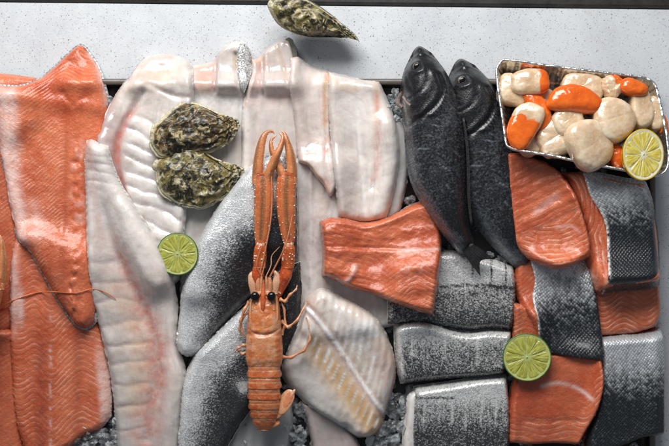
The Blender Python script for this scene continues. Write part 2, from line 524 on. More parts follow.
SALMON = M_salmon(); WHITE = M_white()
GREYW = M_white('translucent_fish_flesh', (.46, .44, .41), (.64, .62, .59), (.33, .335, .34))
BASS = M_skin('sea_bass_skin', 1.4, 1.2, .7, .46, silver=(.84, .85, .86), dark=(.018, .019, .022), bd=.00045, soft=.48, nz=.25)
SILV = M_skin('silver_fish_skin', 1.3, 1.15, 1.0, .50, silver=(.84, .84, .83), dark=(.030, .031, .035), bd=.0004, nz=.35, soft=.46)
SALSKIN = M_skin('salmon_skin', 2.5, 2.7, .20, .34, silver=(.62, .65, .68), dark=(.013, .016, .020), bd=.0010, nz=.35, soft=.44)
BREAM = M_skin('sea_bream_skin', 1.8, 1.6, .5, .30, silver=(.21, .235, .27), dark=(.007, .007, .009), bd=.0002, nz=.35, soft=.5, metal=.15)
FIN = M_flat('fin', (.022, .021, .022), .35, 0, .4, 200)
EYE = M_flat('eye_black', (.004, .004, .005), .06, 0, .1, 100, 0)
IRIS = M_flat('fish_iris', (.14, .13, .11), .15, .4, .3, 300, 0.0003)
PRAWN = M_prawn(); SCAL = M_scallop(); FOIL = M_foil(); ICE = M_ice()
OYS = M_oyster('oyster_shell', (.022, .018, .008), (.21, .165, .050), (.60, .53, .33))
OYSD = M_oyster('dark_oyster_shell', (.012, .009, .005), (.115, .072, .020), (.52, .41, .20))
OYSB = M_oyster('lower_oyster_shell', (.012, .012, .010), (.035, .034, .024), (.30, .28, .20))

# ------------------------------------------------------------------ builders for fish pieces
def mm_of(o): return np.stack([o.S * o.W, o.T * o.Len, 0 * o.S], -1)
Z0 = lambda o: np.zeros_like(o.S)
def szig(px, xs, zs):
    return sum(np.interp(px + d, xs, zs) for d in np.linspace(-5, 5, 9)) / 9

def flesh_up(name, label, cat, o, attrs, group=None, skin=True, skin_mat=None, skin_out=0.9):
    c = centre(o); e = thing(name, label, cat, c, group)
    ts = 1.4 if skin else 0.0
    A = dict(attrs); A['mm'] = mm_of(o)
    for k in ('ph', 'ln', 'pale', 'dark'): A.setdefault(k, Z0(o))
    if skin:
        closed_mesh('flesh', o.x, o.y, o.z, np.minimum(o.base + ts, o.z - .3), SALMON, e, A)
        sk = closed_mesh('skin', o.x, o.y, np.minimum(o.base + ts + .05, o.z - .25), o.base - .2, skin_mat or SALSKIN, e,
                         {'mm': mm_of(o), 'g': Z0(o) + .35}, out=skin_out, bulge=.2, nw=1)
    else:
        closed_mesh('flesh', o.x, o.y, o.z, o.base, SALMON, e, A)
    return e

def skin_up(name, label, cat, o, g, mat, flesh_mat, group=None, flesh_attrs=None, lite=None, t=1.3):
    c = centre(o); e = thing(name, label, cat, c, group)
    closed_mesh('skin', o.x, o.y, o.z, np.maximum(o.z - t, o.base + .1), mat, e,
                {'mm': mm_of(o), 'g': g, 'lite': lite if lite is not None else Z0(o)}, out=.25, bulge=.1, nw=1)
    A = dict(flesh_attrs or {}); A['mm'] = mm_of(o)
    closed_mesh('flesh', o.x, o.y, np.maximum(o.z - t - .1, o.base + .05), o.base - .1, flesh_mat, e, A, bulge=1.2)
    return e

def plain(name, label, cat, o, attrs, mat=None, group=None):
    A = dict(attrs); A['mm'] = mm_of(o)
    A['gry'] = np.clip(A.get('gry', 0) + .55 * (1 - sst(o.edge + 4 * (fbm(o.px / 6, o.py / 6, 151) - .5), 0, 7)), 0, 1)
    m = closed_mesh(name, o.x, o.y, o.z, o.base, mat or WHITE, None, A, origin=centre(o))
    return tag(m, label, cat, group)

def crease(x, y, per, sl, w=.09):  # mask along the creases, where lav paints grey-pink shade
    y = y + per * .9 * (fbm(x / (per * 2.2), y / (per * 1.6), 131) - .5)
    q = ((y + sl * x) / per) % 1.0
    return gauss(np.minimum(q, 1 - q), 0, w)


# ------------------------------------------------------------------ counter, strip for the dark gap behind it, tray
def box_bm(x0, x1, y0, y1, z0, z1):
    V = [(x0, y0, z0), (x1, y0, z0), (x1, y1, z0), (x0, y1, z0), (x0, y0, z1), (x1, y0, z1), (x1, y1, z1), (x0, y1, z1)]
    F = [(0, 3, 2, 1), (4, 5, 6, 7), (0, 1, 5, 4), (1, 2, 6, 5), (2, 3, 7, 6), (3, 0, 4, 7)]
    return V, F

COUNTER = M_counter()
DARKM = M_flat('gap_darkness', (.018, .016, .014), .45, .0, .5, 60, .0004)  # near-black, in place of the darkness beyond the counter
TRAYM = M_flat('black_plastic', (.020, .018, .017), .35, 0, .35, 40, .0005)
RIMM = M_flat('grey_brown_rim', (.115, .098, .085), .38, 0, .25, 60, .0004)
v, f = box_bm(-520, 520, -400, 217, -30, 0)
def bevel(o, w, seg=3):
    m = o.modifiers.new('b', 'BEVEL'); m.width = w; m.segments = seg; m.limit_method = 'ANGLE'
ct = tag(mk('counter', v, f, COUNTER, smooth=False), kind='structure')
v, f = box_bm(-520, 520, 219, 330, -40, -3)
gap_strip = mk('dark_gap_strip', v, f, DARKM, smooth=False); gap_strip.rotation_euler = (0, 0, math.radians(-.62)); tag(gap_strip, kind='structure')  # added dark strip standing in for the unlit gap past the counter
bevel(gap_strip, .003)
# rotate the counter's far edge a little, like the photograph
ct.rotation_euler = (0, 0, math.radians(-.62))

tx0, tx1, ty0, ty1 = -430, 317, -270, 142
trayE = thing('fish_tray', 'large black tray filled with crushed ice under all of the fish', 'tray', ((tx0 + tx1) / 2, (ty0 + ty1) / 2, 0))
def frame_ring(x0, x1, y0, y1, prof):
    """prof: list of (inset, z); rounded-corner rings joined into a strip"""
    V = []; n = 0
    for ins, z in prof:
        ring = []
        r = max(2, 14 - ins)
        for cx, cy, a0 in ((x1 - ins - r, y1 - ins - r, 0), (x0 + ins + r, y1 - ins - r, 90), (x0 + ins + r, y0 + ins + r, 180), (x1 - ins - r, y0 + ins + r, 270)):
            for q in range(9):
                a = math.radians(a0 + 90 * q / 8)
                ring.append((cx + r * math.cos(a), cy + r * math.sin(a), z))
        n = len(ring); V += ring
    F = []
    for i in range(len(prof) - 1):
        for j in range(n):
            j2 = (j + 1) % n
            F.append((i * n + j, i * n + j2, (i + 1) * n + j2, (i + 1) * n + j))
    return V, F, n
v, f, n = frame_ring(tx0, tx1, ty0, ty1, [(2, .4), (0, 11), (.6, 12.6), (2, 13.2), (4.2, 13.0), (5.2, 11.8), (6.5, 6), (9, 3)])
last = len(v) - n
v = list(v); f = list(f)
f.append(tuple(range(last, last + n)))
f.append(tuple(range(n - 1, -1, -1)))
mk('basin', v, f, TRAYM, trayE, smooth=True)
v, f, n = frame_ring(tx0, tx1, ty0, ty1, [(-.6, 10.5), (-.9, 12.6), (.3, 13.7), (2, 14.1), (4.3, 13.8), (5.0, 12.6)])
mk('rim', v, f, RIMM, trayE)
yy, xx = np.mgrid[0:640, 0:920]; xx = xx + HX0; yy = yy + HY0
inside = (xx > tx0) & (xx < tx1) & (yy > ty0) & (yy < ty1)
inner = (xx > tx0 + 6) & (xx < tx1 - 6) & (yy > ty0 + 6) & (yy < ty1 - 6)
HM[inside] = 14; HM[inner] = 9

# ------------------------------------------------------------------ crushed ice (one heap of lumps)
def ico(sub=1):
    t = (1 + 5 ** .5) / 2
    V = [(-1, t, 0), (1, t, 0), (-1, -t, 0), (1, -t, 0), (0, -1, t), (0, 1, t), (0, -1, -t), (0, 1, -t), (t, 0, -1), (t, 0, 1), (-t, 0, -1), (-t, 0, 1)]
    F = [(0, 11, 5), (0, 5, 1), (0, 1, 7), (0, 7, 10), (0, 10, 11), (1, 5, 9), (5, 11, 4), (11, 10, 2), (10, 7, 6), (7, 1, 8), (3, 9, 4), (3, 4, 2), (3, 2, 6), (3, 6, 8), (3, 8, 9), (4, 9, 5), (2, 4, 11), (6, 2, 10), (8, 6, 7), (9, 8, 1)]
    V = [np.array(p) / np.linalg.norm(p) for p in V]
    for _ in range(sub):
        c = {}; F2 = []
        def mid(a, b):
            k = (min(a, b), max(a, b))
            if k not in c:
                m = V[a] + V[b]; V.append(m / np.linalg.norm(m)); c[k] = len(V) - 1
            return c[k]
        for a, b, d in F:
            e, g, h = mid(a, b), mid(b, d), mid(d, a)
            F2 += [(a, e, h), (b, g, e), (d, h, g), (e, g, h)]
        F = F2
    return np.array(V), np.array(F)
IV, IF = ico(1)
V = []; F = []; n = 0
spots = []
for _ in range(1100):
    spots.append((RNG.uniform(-30, 650), RNG.uniform(88, 470), 0))
for (a, b, c, d, m) in ((54, 118, 418, 462, 90), (368, 425, 392, 462, 120), (278, 330, 405, 462, 80), (378, 405, 86, 130, 26), (98, 122, 84, 120, 14), (225, 290, 420, 462, 50)):
    for _ in range(m): spots.append((RNG.uniform(a, b), RNG.uniform(c, d), 1))
for px, py, hi in spots:
    x, y = w2(px, py, 10)
    if not (tx0 + 12 < x < tx1 - 12 and ty0 + 12 < y < ty1 - 12): continue
    s = RNG.uniform(2.6, 7.0) if hi else RNG.uniform(3, 6.5)
    q_ = RNG.uniform(0, 50); p = IV * (1 + (RNG.random(len(IV))[:, None] - .5) * .75) * np.array([1, RNG.uniform(.6, 1), RNG.uniform(.55, .9)]) * s
    a, b = RNG.uniform(0, 6.3, 2)
    R_ = np.array(Matrix.Rotation(a, 3, 'Z') @ Matrix.Rotation(b, 3, 'X'))
    p = p @ R_.T
    z = RNG.uniform(4, 9) + (RNG.uniform(2, 8) if hi else 0)
    V.append(p + np.array([x, y, z])); F.append(IF + n); n += len(IV)
icem = mk('crushed_ice', np.vstack(V), np.vstack(F), ICE, smooth=False)
tag(icem, 'crushed ice lumps filling the black tray between the fish', 'ice', kind='stuff')

# ------------------------------------------------------------------ far left salmon pieces
o = slab([(-70, 70), (-20, 72), (6, 74), (40, 79)], [(42, 90)], [(-70, 150), (0, 150), (40, 120)], [(-72, 110)], th=8, r=(6, 5, 3, 5), seed=1)
flesh_up('salmon_piece', 'thin orange salmon edge showing behind the tall left fillet, on the pale counter', 'salmon', o,
         dict(ph=o.py / 6, ln=Z0(o) + .3))
o = slab([(-70, 150), (-20, 150), (8, 150)], [(14, 200), (19, 250), (17, 290), (15, 320)], [(-70, 350), (-10, 342), (4, 336), (14, 324)], [(-72, 250)], th=12, r=(5, 7, 9, 4), seed=2)
flesh_up('salmon_fillet', 'dark red salmon fillet cut off by the left edge, above the lower strip', 'salmon', o,
         dict(ph=(o.py + .8 * o.px) / 4.2, ln=Z0(o) + .55, dark=Z0(o) + .35 + .5 * sst(o.py, 310, 335)), group='salmon fillets on the left')
o = slab([(-70, 325), (-10, 330), (14, 330)], [(14, 360), (16, 400), (19, 440)], [(-70, 475), (0, 475), (26, 470)], [(-72, 400)], th=12, r=(5, 6, 5, 4), seed=3, lift=-2)
flesh_up('salmon_fillet', 'brownish red salmon strip in the lower left corner of the photo', 'salmon', o,
         dict(ph=(o.py + .6 * o.px) / 5, ln=Z0(o) + .35, dark=Z0(o) + .40), group='salmon fillets on the left')

# lower salmon fillet (B)
o = slab([(16, 238), (30, 228), (60, 235), (90, 250)], [(95, 300), (101, 335), (107, 370), (110, 400)],
         [(24, 452), (50, 455), (68, 448), (84, 436), (98, 430), (109, 418)], [(12, 275), (11, 330), (13, 385), (17, 425)], th=11, r=(9, 14, 7, 10), seed=4, wall=.16,
         disp=lambda o: 1.3 * gauss(o.px, 50, 4) * -1 + 1.5 * gauss(o.px, 42, 5) * fbm(o.px / 3, o.py / 4, 3) - 2.0 * gauss(o.px, 33 + 0 * o.px, 2.5) * sst(o.py, 370, 420))
zig = szig(o.px, [8, 20, 36, 51, 80, 110], [6, 0, 11, -8, 20, 5])
bx = 51 + 0 * o.px
pale = np.clip(1.0 * gauss(o.px, 15, 5) * sst(o.py, 235, 262) * (1 - sst(o.py, 300, 350)) + .9 * gauss(o.px, 22, 3) * sst(o.py, 280, 300) * (1 - sst(o.py, 310, 335))
               + .9 * gauss(o.px, 50.5, 1.1) * (fbm(o.px / 9, o.py / 2.6, 7, 1) > .55) * sst(o.py, 300, 330)
               + 1.0 * sst(o.px - (o.py - 366) * .09, 93, 100) * sst(o.py, 330, 380), 0, 1)
dark = .55 * gauss(o.px, 42, 7) * sst(o.py, 300, 360) + .35 * gauss(o.px, 78, 5) + .1
flesh_up('salmon_fillet', 'orange salmon fillet with chevron lines, top end tucked under the taller fillet', 'salmon', o,
         dict(ph=(o.py + zig) / 5.6, ln=np.clip(.72 - .4 * gauss(o.px, 43, 6), 0, 1), pale=pale, dark=dark), group='salmon fillets on the left')

# tall salmon fillet (A)
def dA(o):
    return (-1.6 * gauss(o.px, 62 - (o.py - 150) * .02, 3) * sst(o.py, 95, 130) * (1 - sst(o.py, 220, 260))
            + 2.2 * gauss(o.px, 75, 7) * sst(o.py, 130, 150) * (fbm(o.px / 5, o.py / 6, 5) - .4) * 2
            + 3.0 * gauss(o.py, 96 + .1 * o.px, 8) + 6 * gauss(o.py, 80 + .0 * o.px, 14) * sst(o.px, 45, 70)
            - 1.2 * gauss(poly_dist(o.px, o.py, [(60, 92), (72, 104), (78, 100), (86, 96)]), 0, 2.5)
            - 1.1 * gauss(poly_dist(o.px, o.py, [(60, 55), (74, 66), (78, 80)]), 0, 2.5)
            + 1.0 * np.sin((o.py + .8 * o.px) / 3.8 * 2 * np.pi) * .35 * (o.px < 62))
o = slab([(-6, 85), (16, 86), (34, 80), (48, 65), (60, 53), (70, 44), (76, 42), (83, 49)],
         [(93, 64), (100, 82), (104, 100), (105, 125), (104, 150), (100, 190), (97, 230), (95, 270), (94, 300)],
         [(68, 316), (77, 326), (86, 328), (93, 322)], [(-8, 115), (-2, 145), (4, 175), (9, 207), (17, 238), (29, 250), (43, 275), (56, 298)],
         th=14, r=(9, 10, 8, 16), seed=5, wall=.16, disp=dA, drape=7)
zig = szig(o.px, [-5, 20, 62, 85, 105], [16, 0, 36, 22, 30])
belly = 22 - (o.py - 90) * .0 + 10 * sst(o.py, 170, 240)
pale = np.clip((1 - sst(o.px, belly - 12, belly + 2)) * sst(o.py, 80, 95) * 1.1 + .55 * gauss(o.px, belly + 5, 7) * sst(o.py, 190, 215) * (1 - sst(o.py, 230, 250))
               + .8 * gauss(poly_dist(o.px, o.py, [(84, 50), (94, 66), (101, 84), (104, 104)]), 0, 1.8)
               + .5 * gauss(o.px, 78, 9) * sst(fbm(o.px / 5, o.py / 6, 9), .48, .7) * sst(o.py, 130, 150) * (1 - sst(o.py, 215, 245)), 0, 1)
dark = .35 * sst(o.py, 225, 300) + .25 * gauss(o.px, 64, 4) * sst(o.py, 120, 150) + .3 * sst(o.py, 305, 325)
ln = .68 * (1 - sst(o.px, 56, 68)) * sst(o.py, 95, 120) * (1 - .7 * sst(o.py, 250, 300)) + .12 + .3 * (1 - sst(o.py, 70, 95))
flesh_up('salmon_fillet', 'tall orange salmon fillet with a raised pointed top and pale pink belly edge', 'salmon', o,
         dict(ph=(o.py + zig) / 3.9, ln=ln, pale=pale, dark=dark), group='salmon fillets on the left', skin_out=2.2)

# ------------------------------------------------------------------ white fillets: the back column pieces first
def ridges(o, x, y, per, amp, sl):
    y = y + per * .9 * (fbm(x / (per * 2.2), y / (per * 1.6), 131) - .5)
    amp = amp * (.35 + 1.1 * fbm(x / (per * 1.2) + 9, y / per, 133))
    q = ((y + sl * x) / per) % 1.0
    return amp * (np.sqrt(np.clip(1 - (2 * q - 1) ** 2, 0, 1)) - .7)

# G: grey-white fillet behind the oysters, folded up over the tray lip
def hump(o, amp): return amp * (1 - sst(o.py, 86, 99))
def dG(o):
    return (hump(o, 4 + 7 * sst(o.px, 213, 219)) - 4.5 * gauss(o.px, 216, 2.0) * (1 - sst(o.py, 90, 97)) - 1.2 * gauss(o.px, 240, 2) * sst(o.py, 96, 104)
            - 5.0 * gauss(poly_dist(o.px, o.py, [(236, 54), (236.5, 70), (239, 82), (243, 91)]), 0, 2.0) + 1.0 * (fbm(o.px / 6, o.py / 25, 14) - .5) * 2)
o = slab([(190, 64), (202, 62), (212, 60), (218, 50), (226, 43), (238, 40), (247, 44)], [(250, 56), (250, 76), (245, 100), (243, 140), (243, 200), (240, 250)], [(180, 300), (205, 300), (238, 290)], [(189, 90), (189, 140), (184, 200), (180, 250)],
         th=9, r=(9, 6, 5, 5), seed=6, disp=dG, drape=6)
up = 1 - sst(o.py, 86, 98)
g_ = thing('white_fillet', 'grey white fillet under the two oysters, its rolled top with a grey skin flap', 'fish fillet', centre(o), 'white fillets in the middle')
closed_mesh('flesh', o.x, o.y, o.z, o.base, WHITE, g_, dict(mm=mm_of(o), gry=np.clip(.25 * up + (1 - up) * (.45 + .4 * sst(o.py, 150, 230)) + .3 * gauss(o.px, 222, 5) * up, 0, 1), pink=up * (.35 * (1 - sst(o.px, 212, 217)) + .2 * gauss(o.px, 214, 4)), wht=.4 * (1 - sst(o.py, 100, 130)) * (1 - up), yel=up * (.3 * gauss(o.px, 203, 8) + .6 * gauss(poly_dist(o.px, o.py, [(236, 57), (237, 68)]), 0, 2)), lav=.35 * gauss(o.py, 95, 5) + .4 * gauss(o.px, 216, 2.5) * up))  # lav paints shade at the hump's foot and along its fold
o2 = slab([(239, 45), (243, 43), (248, 47)], [(251, 60), (250, 76), (244.5, 91)], [(242.5, 91), (243.5, 92)], [(237.5, 58), (238.2, 72), (240.5, 84)], th=3, r=(3, 3, 2, 2), seed=12, drape=3, lift=-1.0, und=.3)
closed_mesh('skin', o2.x, o2.y, o2.z, o2.base, SILV, g_, dict(mm=mm_of(o2), g=.30 + 0 * o2.px))
# H: long fillet behind the langoustine claws, folded the same way
def dH(o):
    return (hump(o, 4 + 7 * sst(o.px, 260, 266)) - 3.5 * gauss(o.px, 262.5 + .05 * (o.py - 70), 1.8) * (1 - sst(o.py, 92, 99)) + 1.0 * (fbm(o.px / 5, o.py / 22, 4) - .5) * 2
            - 2.6 * gauss(poly_dist(o.px, o.py, [(277, 45), (283, 66), (289, 88)]), 0, 1.5) - 1.3 * gauss(poly_dist(o.px, o.py, [(268, 55), (272, 75), (276, 92)]), 0, 1.3))
o = slab([(250, 58), (257, 57), (263, 50), (271, 43), (282, 37), (291, 38)], [(296, 55), (298, 75), (299, 100), (299, 150), (300, 200)], [(243, 250), (270, 250), (300, 250)], [(251, 72), (247, 90), (243, 110), (242, 150), (242, 200)],
         th=10, r=(10, 6, 4, 5), seed=8, disp=dH, drape=6)
up = 1 - sst(o.py, 86, 98)
h_ = thing('white_fillet', 'pale fillet behind the langoustine claw tips, its rolled top edged with olive grey skin', 'fish fillet', centre(o), 'white fillets in the middle')
closed_mesh('flesh', o.x, o.y, o.z, o.base, WHITE, h_, dict(mm=mm_of(o), gry=np.clip(up * (.35 + .3 * sst(o.px, 270, 285)) + (1 - up) * (.28 + .3 * fbm(o.px / 8, o.py / 30, 8)), 0, 1), pink=np.clip(.12 + .3 * up * (1 - sst(o.px, 258, 265)) + .2 * gauss(o.py, 100, 7), 0, 1),
            yel=.35 * gauss(poly_dist(o.px, o.py, [(277, 47), (283, 66), (289, 86)]), 0, 2) + .4 * gauss(np.hypot(o.px - 258, o.py - 60), 0, 6), wht=.40 * gauss(o.px, 247, 4) + .08 * (1 - up), lav=.3 * gauss(o.py, 97, 4) + .4 * gauss(o.px, 262.5, 2.2) * up))  # lav at the hump's foot and fold is shade put into the colour
o2 = slab([(286, 38.5), (289, 37), (292, 39)], [(296.5, 55), (298.5, 75), (299, 92)], [(295, 92), (297, 93)], [(289, 55), (293, 75)], th=2.2, r=(2, 2, 2, 2), seed=15, drape=1, lift=-1.4, und=.2)
closed_mesh('skin', o2.x, o2.y, o2.z, o2.base, M_flat('olive_skin', (.22, .22, .17), .3, 0, .3, 150), h_, {})
# L1 translucent piece to the right of the claws, running down
o = slab([(294, 160), (318, 155), (352, 160)], [(347, 220), (362, 270), (392, 300)], [(292, 330), (330, 338), (395, 326)], [(297, 210), (297, 250), (294, 290)],
         th=9, r=(4, 8, 6, 4), seed=9, disp=lambda o: 1.6 * (fbm(o.px / 7, o.py / 18, 12) - .5) * 2 + 1.0 * gauss(o.px, 311, 2))
plain('white_fillet', 'thin translucent fillet between the langoustine and the square salmon block', 'fish fillet', o,
      dict(gry=.35 + .35 * gauss(o.px, 335, 14), wht=.5 * gauss(o.px, 312, 6) * sst(o.py, 190, 240) + .3 * gauss(o.px, 300, 5), pink=.15 * gauss(o.px, 322, 8)), WHITE, 'white fillets in the middle')
# K thin tail on the right
o = slab([(378, 118), (396, 118), (409, 130)], [(409, 155), (407, 182), (401, 208)], [(372, 220), (385, 222), (397, 216)], [(378, 170)], th=8, r=(5, 5, 5, 4), seed=10)
plain('fillet_tail', 'thin translucent fillet tail beside the dark fish and the orange salmon block', 'fish fillet', o, dict(gry=.45 + 0 * o.px), GREYW)
# I and J
def dI(o): return -1.5 * gauss(o.px, 326, 2.5) * sst(o.py, 66, 90) + .8 * np.sin((o.px + .3 * o.py) / 2.6) * (1 - sst(o.py, 90, 105)) * .5
o = slab([(291, 58), (299, 57), (308, 63), (318, 67), (331, 70)], [(331, 100), (330, 130), (335, 165)], [(299, 162), (309, 166), (316, 176), (323, 183), (330, 196), (337, 184)], [(291, 90), (295, 120), (297, 145)],
         th=10, r=(9, 5, 3, 7), seed=16, disp=dI)
plain('white_fillet', 'white fillet with a torn lower edge, right of the langoustine claws', 'fish fillet', o,
      dict(pink=.15 + .5 * gauss(o.px, 327, 4) * (fbm(o.px / 4, o.py / 5, 21) > .5), yel=.75 * gauss(poly_dist(o.px, o.py, [(329, 71), (325, 90), (325, 125)]), 0, 2.5) + .35 * gauss(poly_dist(o.px, o.py, [(300, 160), (315, 172), (328, 190)]), 0, 3),
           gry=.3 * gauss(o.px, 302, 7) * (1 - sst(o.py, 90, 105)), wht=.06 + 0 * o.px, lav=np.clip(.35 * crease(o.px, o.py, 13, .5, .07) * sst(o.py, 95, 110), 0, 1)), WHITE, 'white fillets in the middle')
def dJ(o):
    return (-3.0 * gauss(poly_dist(o.px, o.py, [(377, 90), (378, 130), (376, 165), (373, 188)]), 0, 2.6) * sst(o.py, 115, 140)
            - .8 * gauss(poly_dist(o.px, o.py, [(358, 100), (360, 150), (366, 215)]), 0, 1.2) + 1.2 * gauss(o.py, 88, 7))
o = slab([(329, 71), (345, 74), (362, 79), (379, 81)], [(386, 95), (393, 113), (397, 132), (399, 152), (397, 175), (391, 202)], [(339, 217), (352, 221), (368, 222), (385, 219)], [(329, 105), (332, 150), (336, 188)],
         th=12, r=(9, 12, 9, 6), seed=17, disp=dJ, und=1.4, wall=.15)
plain('white_fillet', 'broad white fillet with a long pink split, ending at the square salmon block', 'fish fillet', o,
      dict(pink=.65 * gauss(poly_dist(o.px, o.py, [(377, 95), (378, 130), (376, 165), (374, 180)]), 0, 3.2), yel=.35 * gauss(o.px, 376, 4) * (1 - sst(o.py, 110, 140)) + .35 * gauss(poly_dist(o.px, o.py, [(332, 80), (345, 88), (356, 88)]), 0, 4),
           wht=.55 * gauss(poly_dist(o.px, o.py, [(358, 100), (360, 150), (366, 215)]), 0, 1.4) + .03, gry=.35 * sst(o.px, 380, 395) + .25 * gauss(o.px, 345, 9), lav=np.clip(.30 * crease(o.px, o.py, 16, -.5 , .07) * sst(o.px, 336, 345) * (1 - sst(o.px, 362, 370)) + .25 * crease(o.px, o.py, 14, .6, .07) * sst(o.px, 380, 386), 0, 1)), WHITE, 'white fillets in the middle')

# E: big ribbed fillet on the upper left of the white ones
def dE(o):
    cr = poly_dist(o.px, o.py, [(143, 92), (132, 110), (122, 128), (117, 150), (119, 175), (126, 200)])
    lob = ridges(o, o.px, o.py, 14.5, 3.6, -.42) * sst(o.px, 122, 130) * sst(o.py, 110, 125)
    lob2 = ridges(o, o.px, o.py, 17, 1.2, -.25) * (1 - sst(o.px, 108, 118)) * sst(o.py, 95, 120)
    knob = 6.5 * gauss(np.hypot(o.px - 138, o.py - 86), 0, 11) + 3 * gauss(np.hypot(o.px - 178, o.py - 80), 0, 14)
    return lob + lob2 - 4 * gauss(cr, 0, 3.2) + knob - 2.2 * gauss(poly_dist(o.px, o.py, [(150, 84), (160, 90), (175, 96), (190, 98)]), 0, 2.5)
o = slab([(126, 78), (134, 64), (142, 55), (152, 52), (164, 51), (176, 54), (186, 58), (191, 68)], [(193, 84), (193, 105), (190, 150), (187, 200)], [(150, 290), (165, 290), (178, 280)],
         [(115, 92), (107, 108), (102, 128), (98, 150), (110, 220), (130, 260)], th=17, r=(12, 6, 4, 12), seed=18, disp=dE, und=2)
cr = poly_dist(o.px, o.py, [(143, 92), (132, 110), (122, 128), (117, 150), (119, 175), (126, 200)])
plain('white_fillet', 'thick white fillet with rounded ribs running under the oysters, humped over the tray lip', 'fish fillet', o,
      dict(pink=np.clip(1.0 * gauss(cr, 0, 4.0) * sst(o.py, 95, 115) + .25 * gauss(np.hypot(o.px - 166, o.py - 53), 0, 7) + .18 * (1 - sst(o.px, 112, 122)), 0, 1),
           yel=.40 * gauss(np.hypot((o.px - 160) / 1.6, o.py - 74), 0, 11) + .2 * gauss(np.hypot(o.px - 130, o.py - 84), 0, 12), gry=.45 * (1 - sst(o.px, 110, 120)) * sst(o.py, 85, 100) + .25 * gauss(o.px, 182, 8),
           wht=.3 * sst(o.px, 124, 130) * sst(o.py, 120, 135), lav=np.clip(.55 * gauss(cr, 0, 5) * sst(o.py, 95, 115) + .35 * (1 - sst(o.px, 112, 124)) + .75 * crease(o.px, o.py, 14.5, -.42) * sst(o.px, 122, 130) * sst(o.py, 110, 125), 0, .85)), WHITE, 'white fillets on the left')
# F: long white fillet in front
MIDF = [(104, 200), (114, 240), (130, 280), (146, 315), (155, 345), (156, 380), (150, 410), (146, 440)]
def dF(o):
    dm = poly_dist(o.px, o.py, MIDF)
    xm = np.interp(o.py, [p[1] for p in MIDF], [p[0] for p in MIDF])
    lob = ridges(o, o.px, o.py, 21, 1.7, .12) * (1 - sst(o.px, xm - 10, xm)) * sst(o.py, 225, 260)
    lob2 = ridges(o, o.px, o.py, 9, .9, -.2) * (1 - sst(o.py, 175, 205)) * sst(o.py, 150, 160)
    return lob + lob2 - 2.6 * gauss(dm, 0, 4.5) * sst(o.py, 190, 230) + 3.0 * sst(o.px, xm + 8, xm + 22) * sst(o.py, 180, 220)
o = slab([(88, 141), (94, 141), (102, 145), (110, 147)], [(115, 166), (123, 186), (136, 206), (150, 228), (163, 250), (172, 275), (176, 305), (176, 345), (183, 366), (184, 385), (181, 415)],
         [(116, 455), (135, 456), (155, 456), (178, 455)], [(86, 165), (87, 200), (88, 240), (92, 282), (97, 322), (104, 352), (110, 385), (113, 420)], th=14, r=(8, 16, 5, 12), seed=19, disp=dF, und=1.5, wall=.14)
xm = np.interp(o.py, [p[1] for p in MIDF], [p[0] for p in MIDF]); dm = np.abs(o.px - xm)
lq = ((o.py + .12 * o.px) / 21) % 1
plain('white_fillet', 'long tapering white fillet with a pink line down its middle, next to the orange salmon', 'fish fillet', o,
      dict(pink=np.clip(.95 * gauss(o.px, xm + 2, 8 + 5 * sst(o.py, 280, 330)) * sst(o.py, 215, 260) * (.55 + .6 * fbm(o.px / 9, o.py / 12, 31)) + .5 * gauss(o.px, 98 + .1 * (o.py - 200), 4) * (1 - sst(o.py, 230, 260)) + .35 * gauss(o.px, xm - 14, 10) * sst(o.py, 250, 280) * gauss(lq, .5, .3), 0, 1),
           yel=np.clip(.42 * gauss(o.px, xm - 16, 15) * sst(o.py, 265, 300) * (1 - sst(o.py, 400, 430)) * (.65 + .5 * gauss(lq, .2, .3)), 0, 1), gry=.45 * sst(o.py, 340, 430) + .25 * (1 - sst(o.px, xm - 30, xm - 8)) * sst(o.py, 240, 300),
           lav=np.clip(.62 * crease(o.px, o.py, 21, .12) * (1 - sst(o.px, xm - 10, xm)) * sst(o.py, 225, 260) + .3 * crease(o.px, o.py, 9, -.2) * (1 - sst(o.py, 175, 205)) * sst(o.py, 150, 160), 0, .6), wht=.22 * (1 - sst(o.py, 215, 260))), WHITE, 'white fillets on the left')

# ------------------------------------------------------------------ sea bass fillets, skin up
# striped grey belly under the langoustine tail
o = slab([(236, 385), (262, 388), (290, 400)], [(292, 425)], [(215, 460), (250, 462), (285, 462)], [(228, 420)], th=9, r=(5, 6, 4, 4), seed=20, disp=lambda o: 1.6 * np.sin((o.px + .1 * o.py) / 2.2) * .5)
plain('fish_belly', 'striped grey fish belly flap beneath the langoustine tail', 'fish fillet', o, dict(gry=.85 + 0 * o.px), GREYW)
ML = [(243, 172), (222, 198), (204, 229), (192, 252), (184, 278), (178, 310), (175, 340), (175, 350)]
o = slab([(243, 172), (262, 158), (280, 152), (294, 152)], [(296, 180), (296, 228), (294, 262), (270, 281), (242, 305), (217, 331)], [(175, 350), (180, 356), (187, 358), (196, 357)], ML[1:-1],
         th=18, r=(8, 14, 8, 9), seed=21, wall=.15)
dl = poly_dist(o.px, o.py, ML)
g = -.02 + .98 * sst(dl + 14 * (fbm(o.px / 14, o.py / 14, 41) - .5) - 22 * (1 - sst(o.py, 190, 250)), 0, 58)
scar = np.zeros_like(g)
for q in ([(240, 236), (246, 246)], [(217, 258), (222, 268)], [(250, 268), (258, 262)]): scar += gauss(poly_dist(o.px, o.py, q), 0, .6)
skin_up('sea_bass_fillet', 'grey speckled fish fillet skin side up, left of the langoustine claws, upper of the two', 'fish fillet', o, np.clip(g + scar * .6, 0, 1), BASS, WHITE, 'sea bass fillets', dict(gry=.2 + 0 * o.px))
ML2 = [(243, 308), (224, 326), (205, 345), (192, 360), (185, 376), (181, 400), (179, 428), (177, 458)]
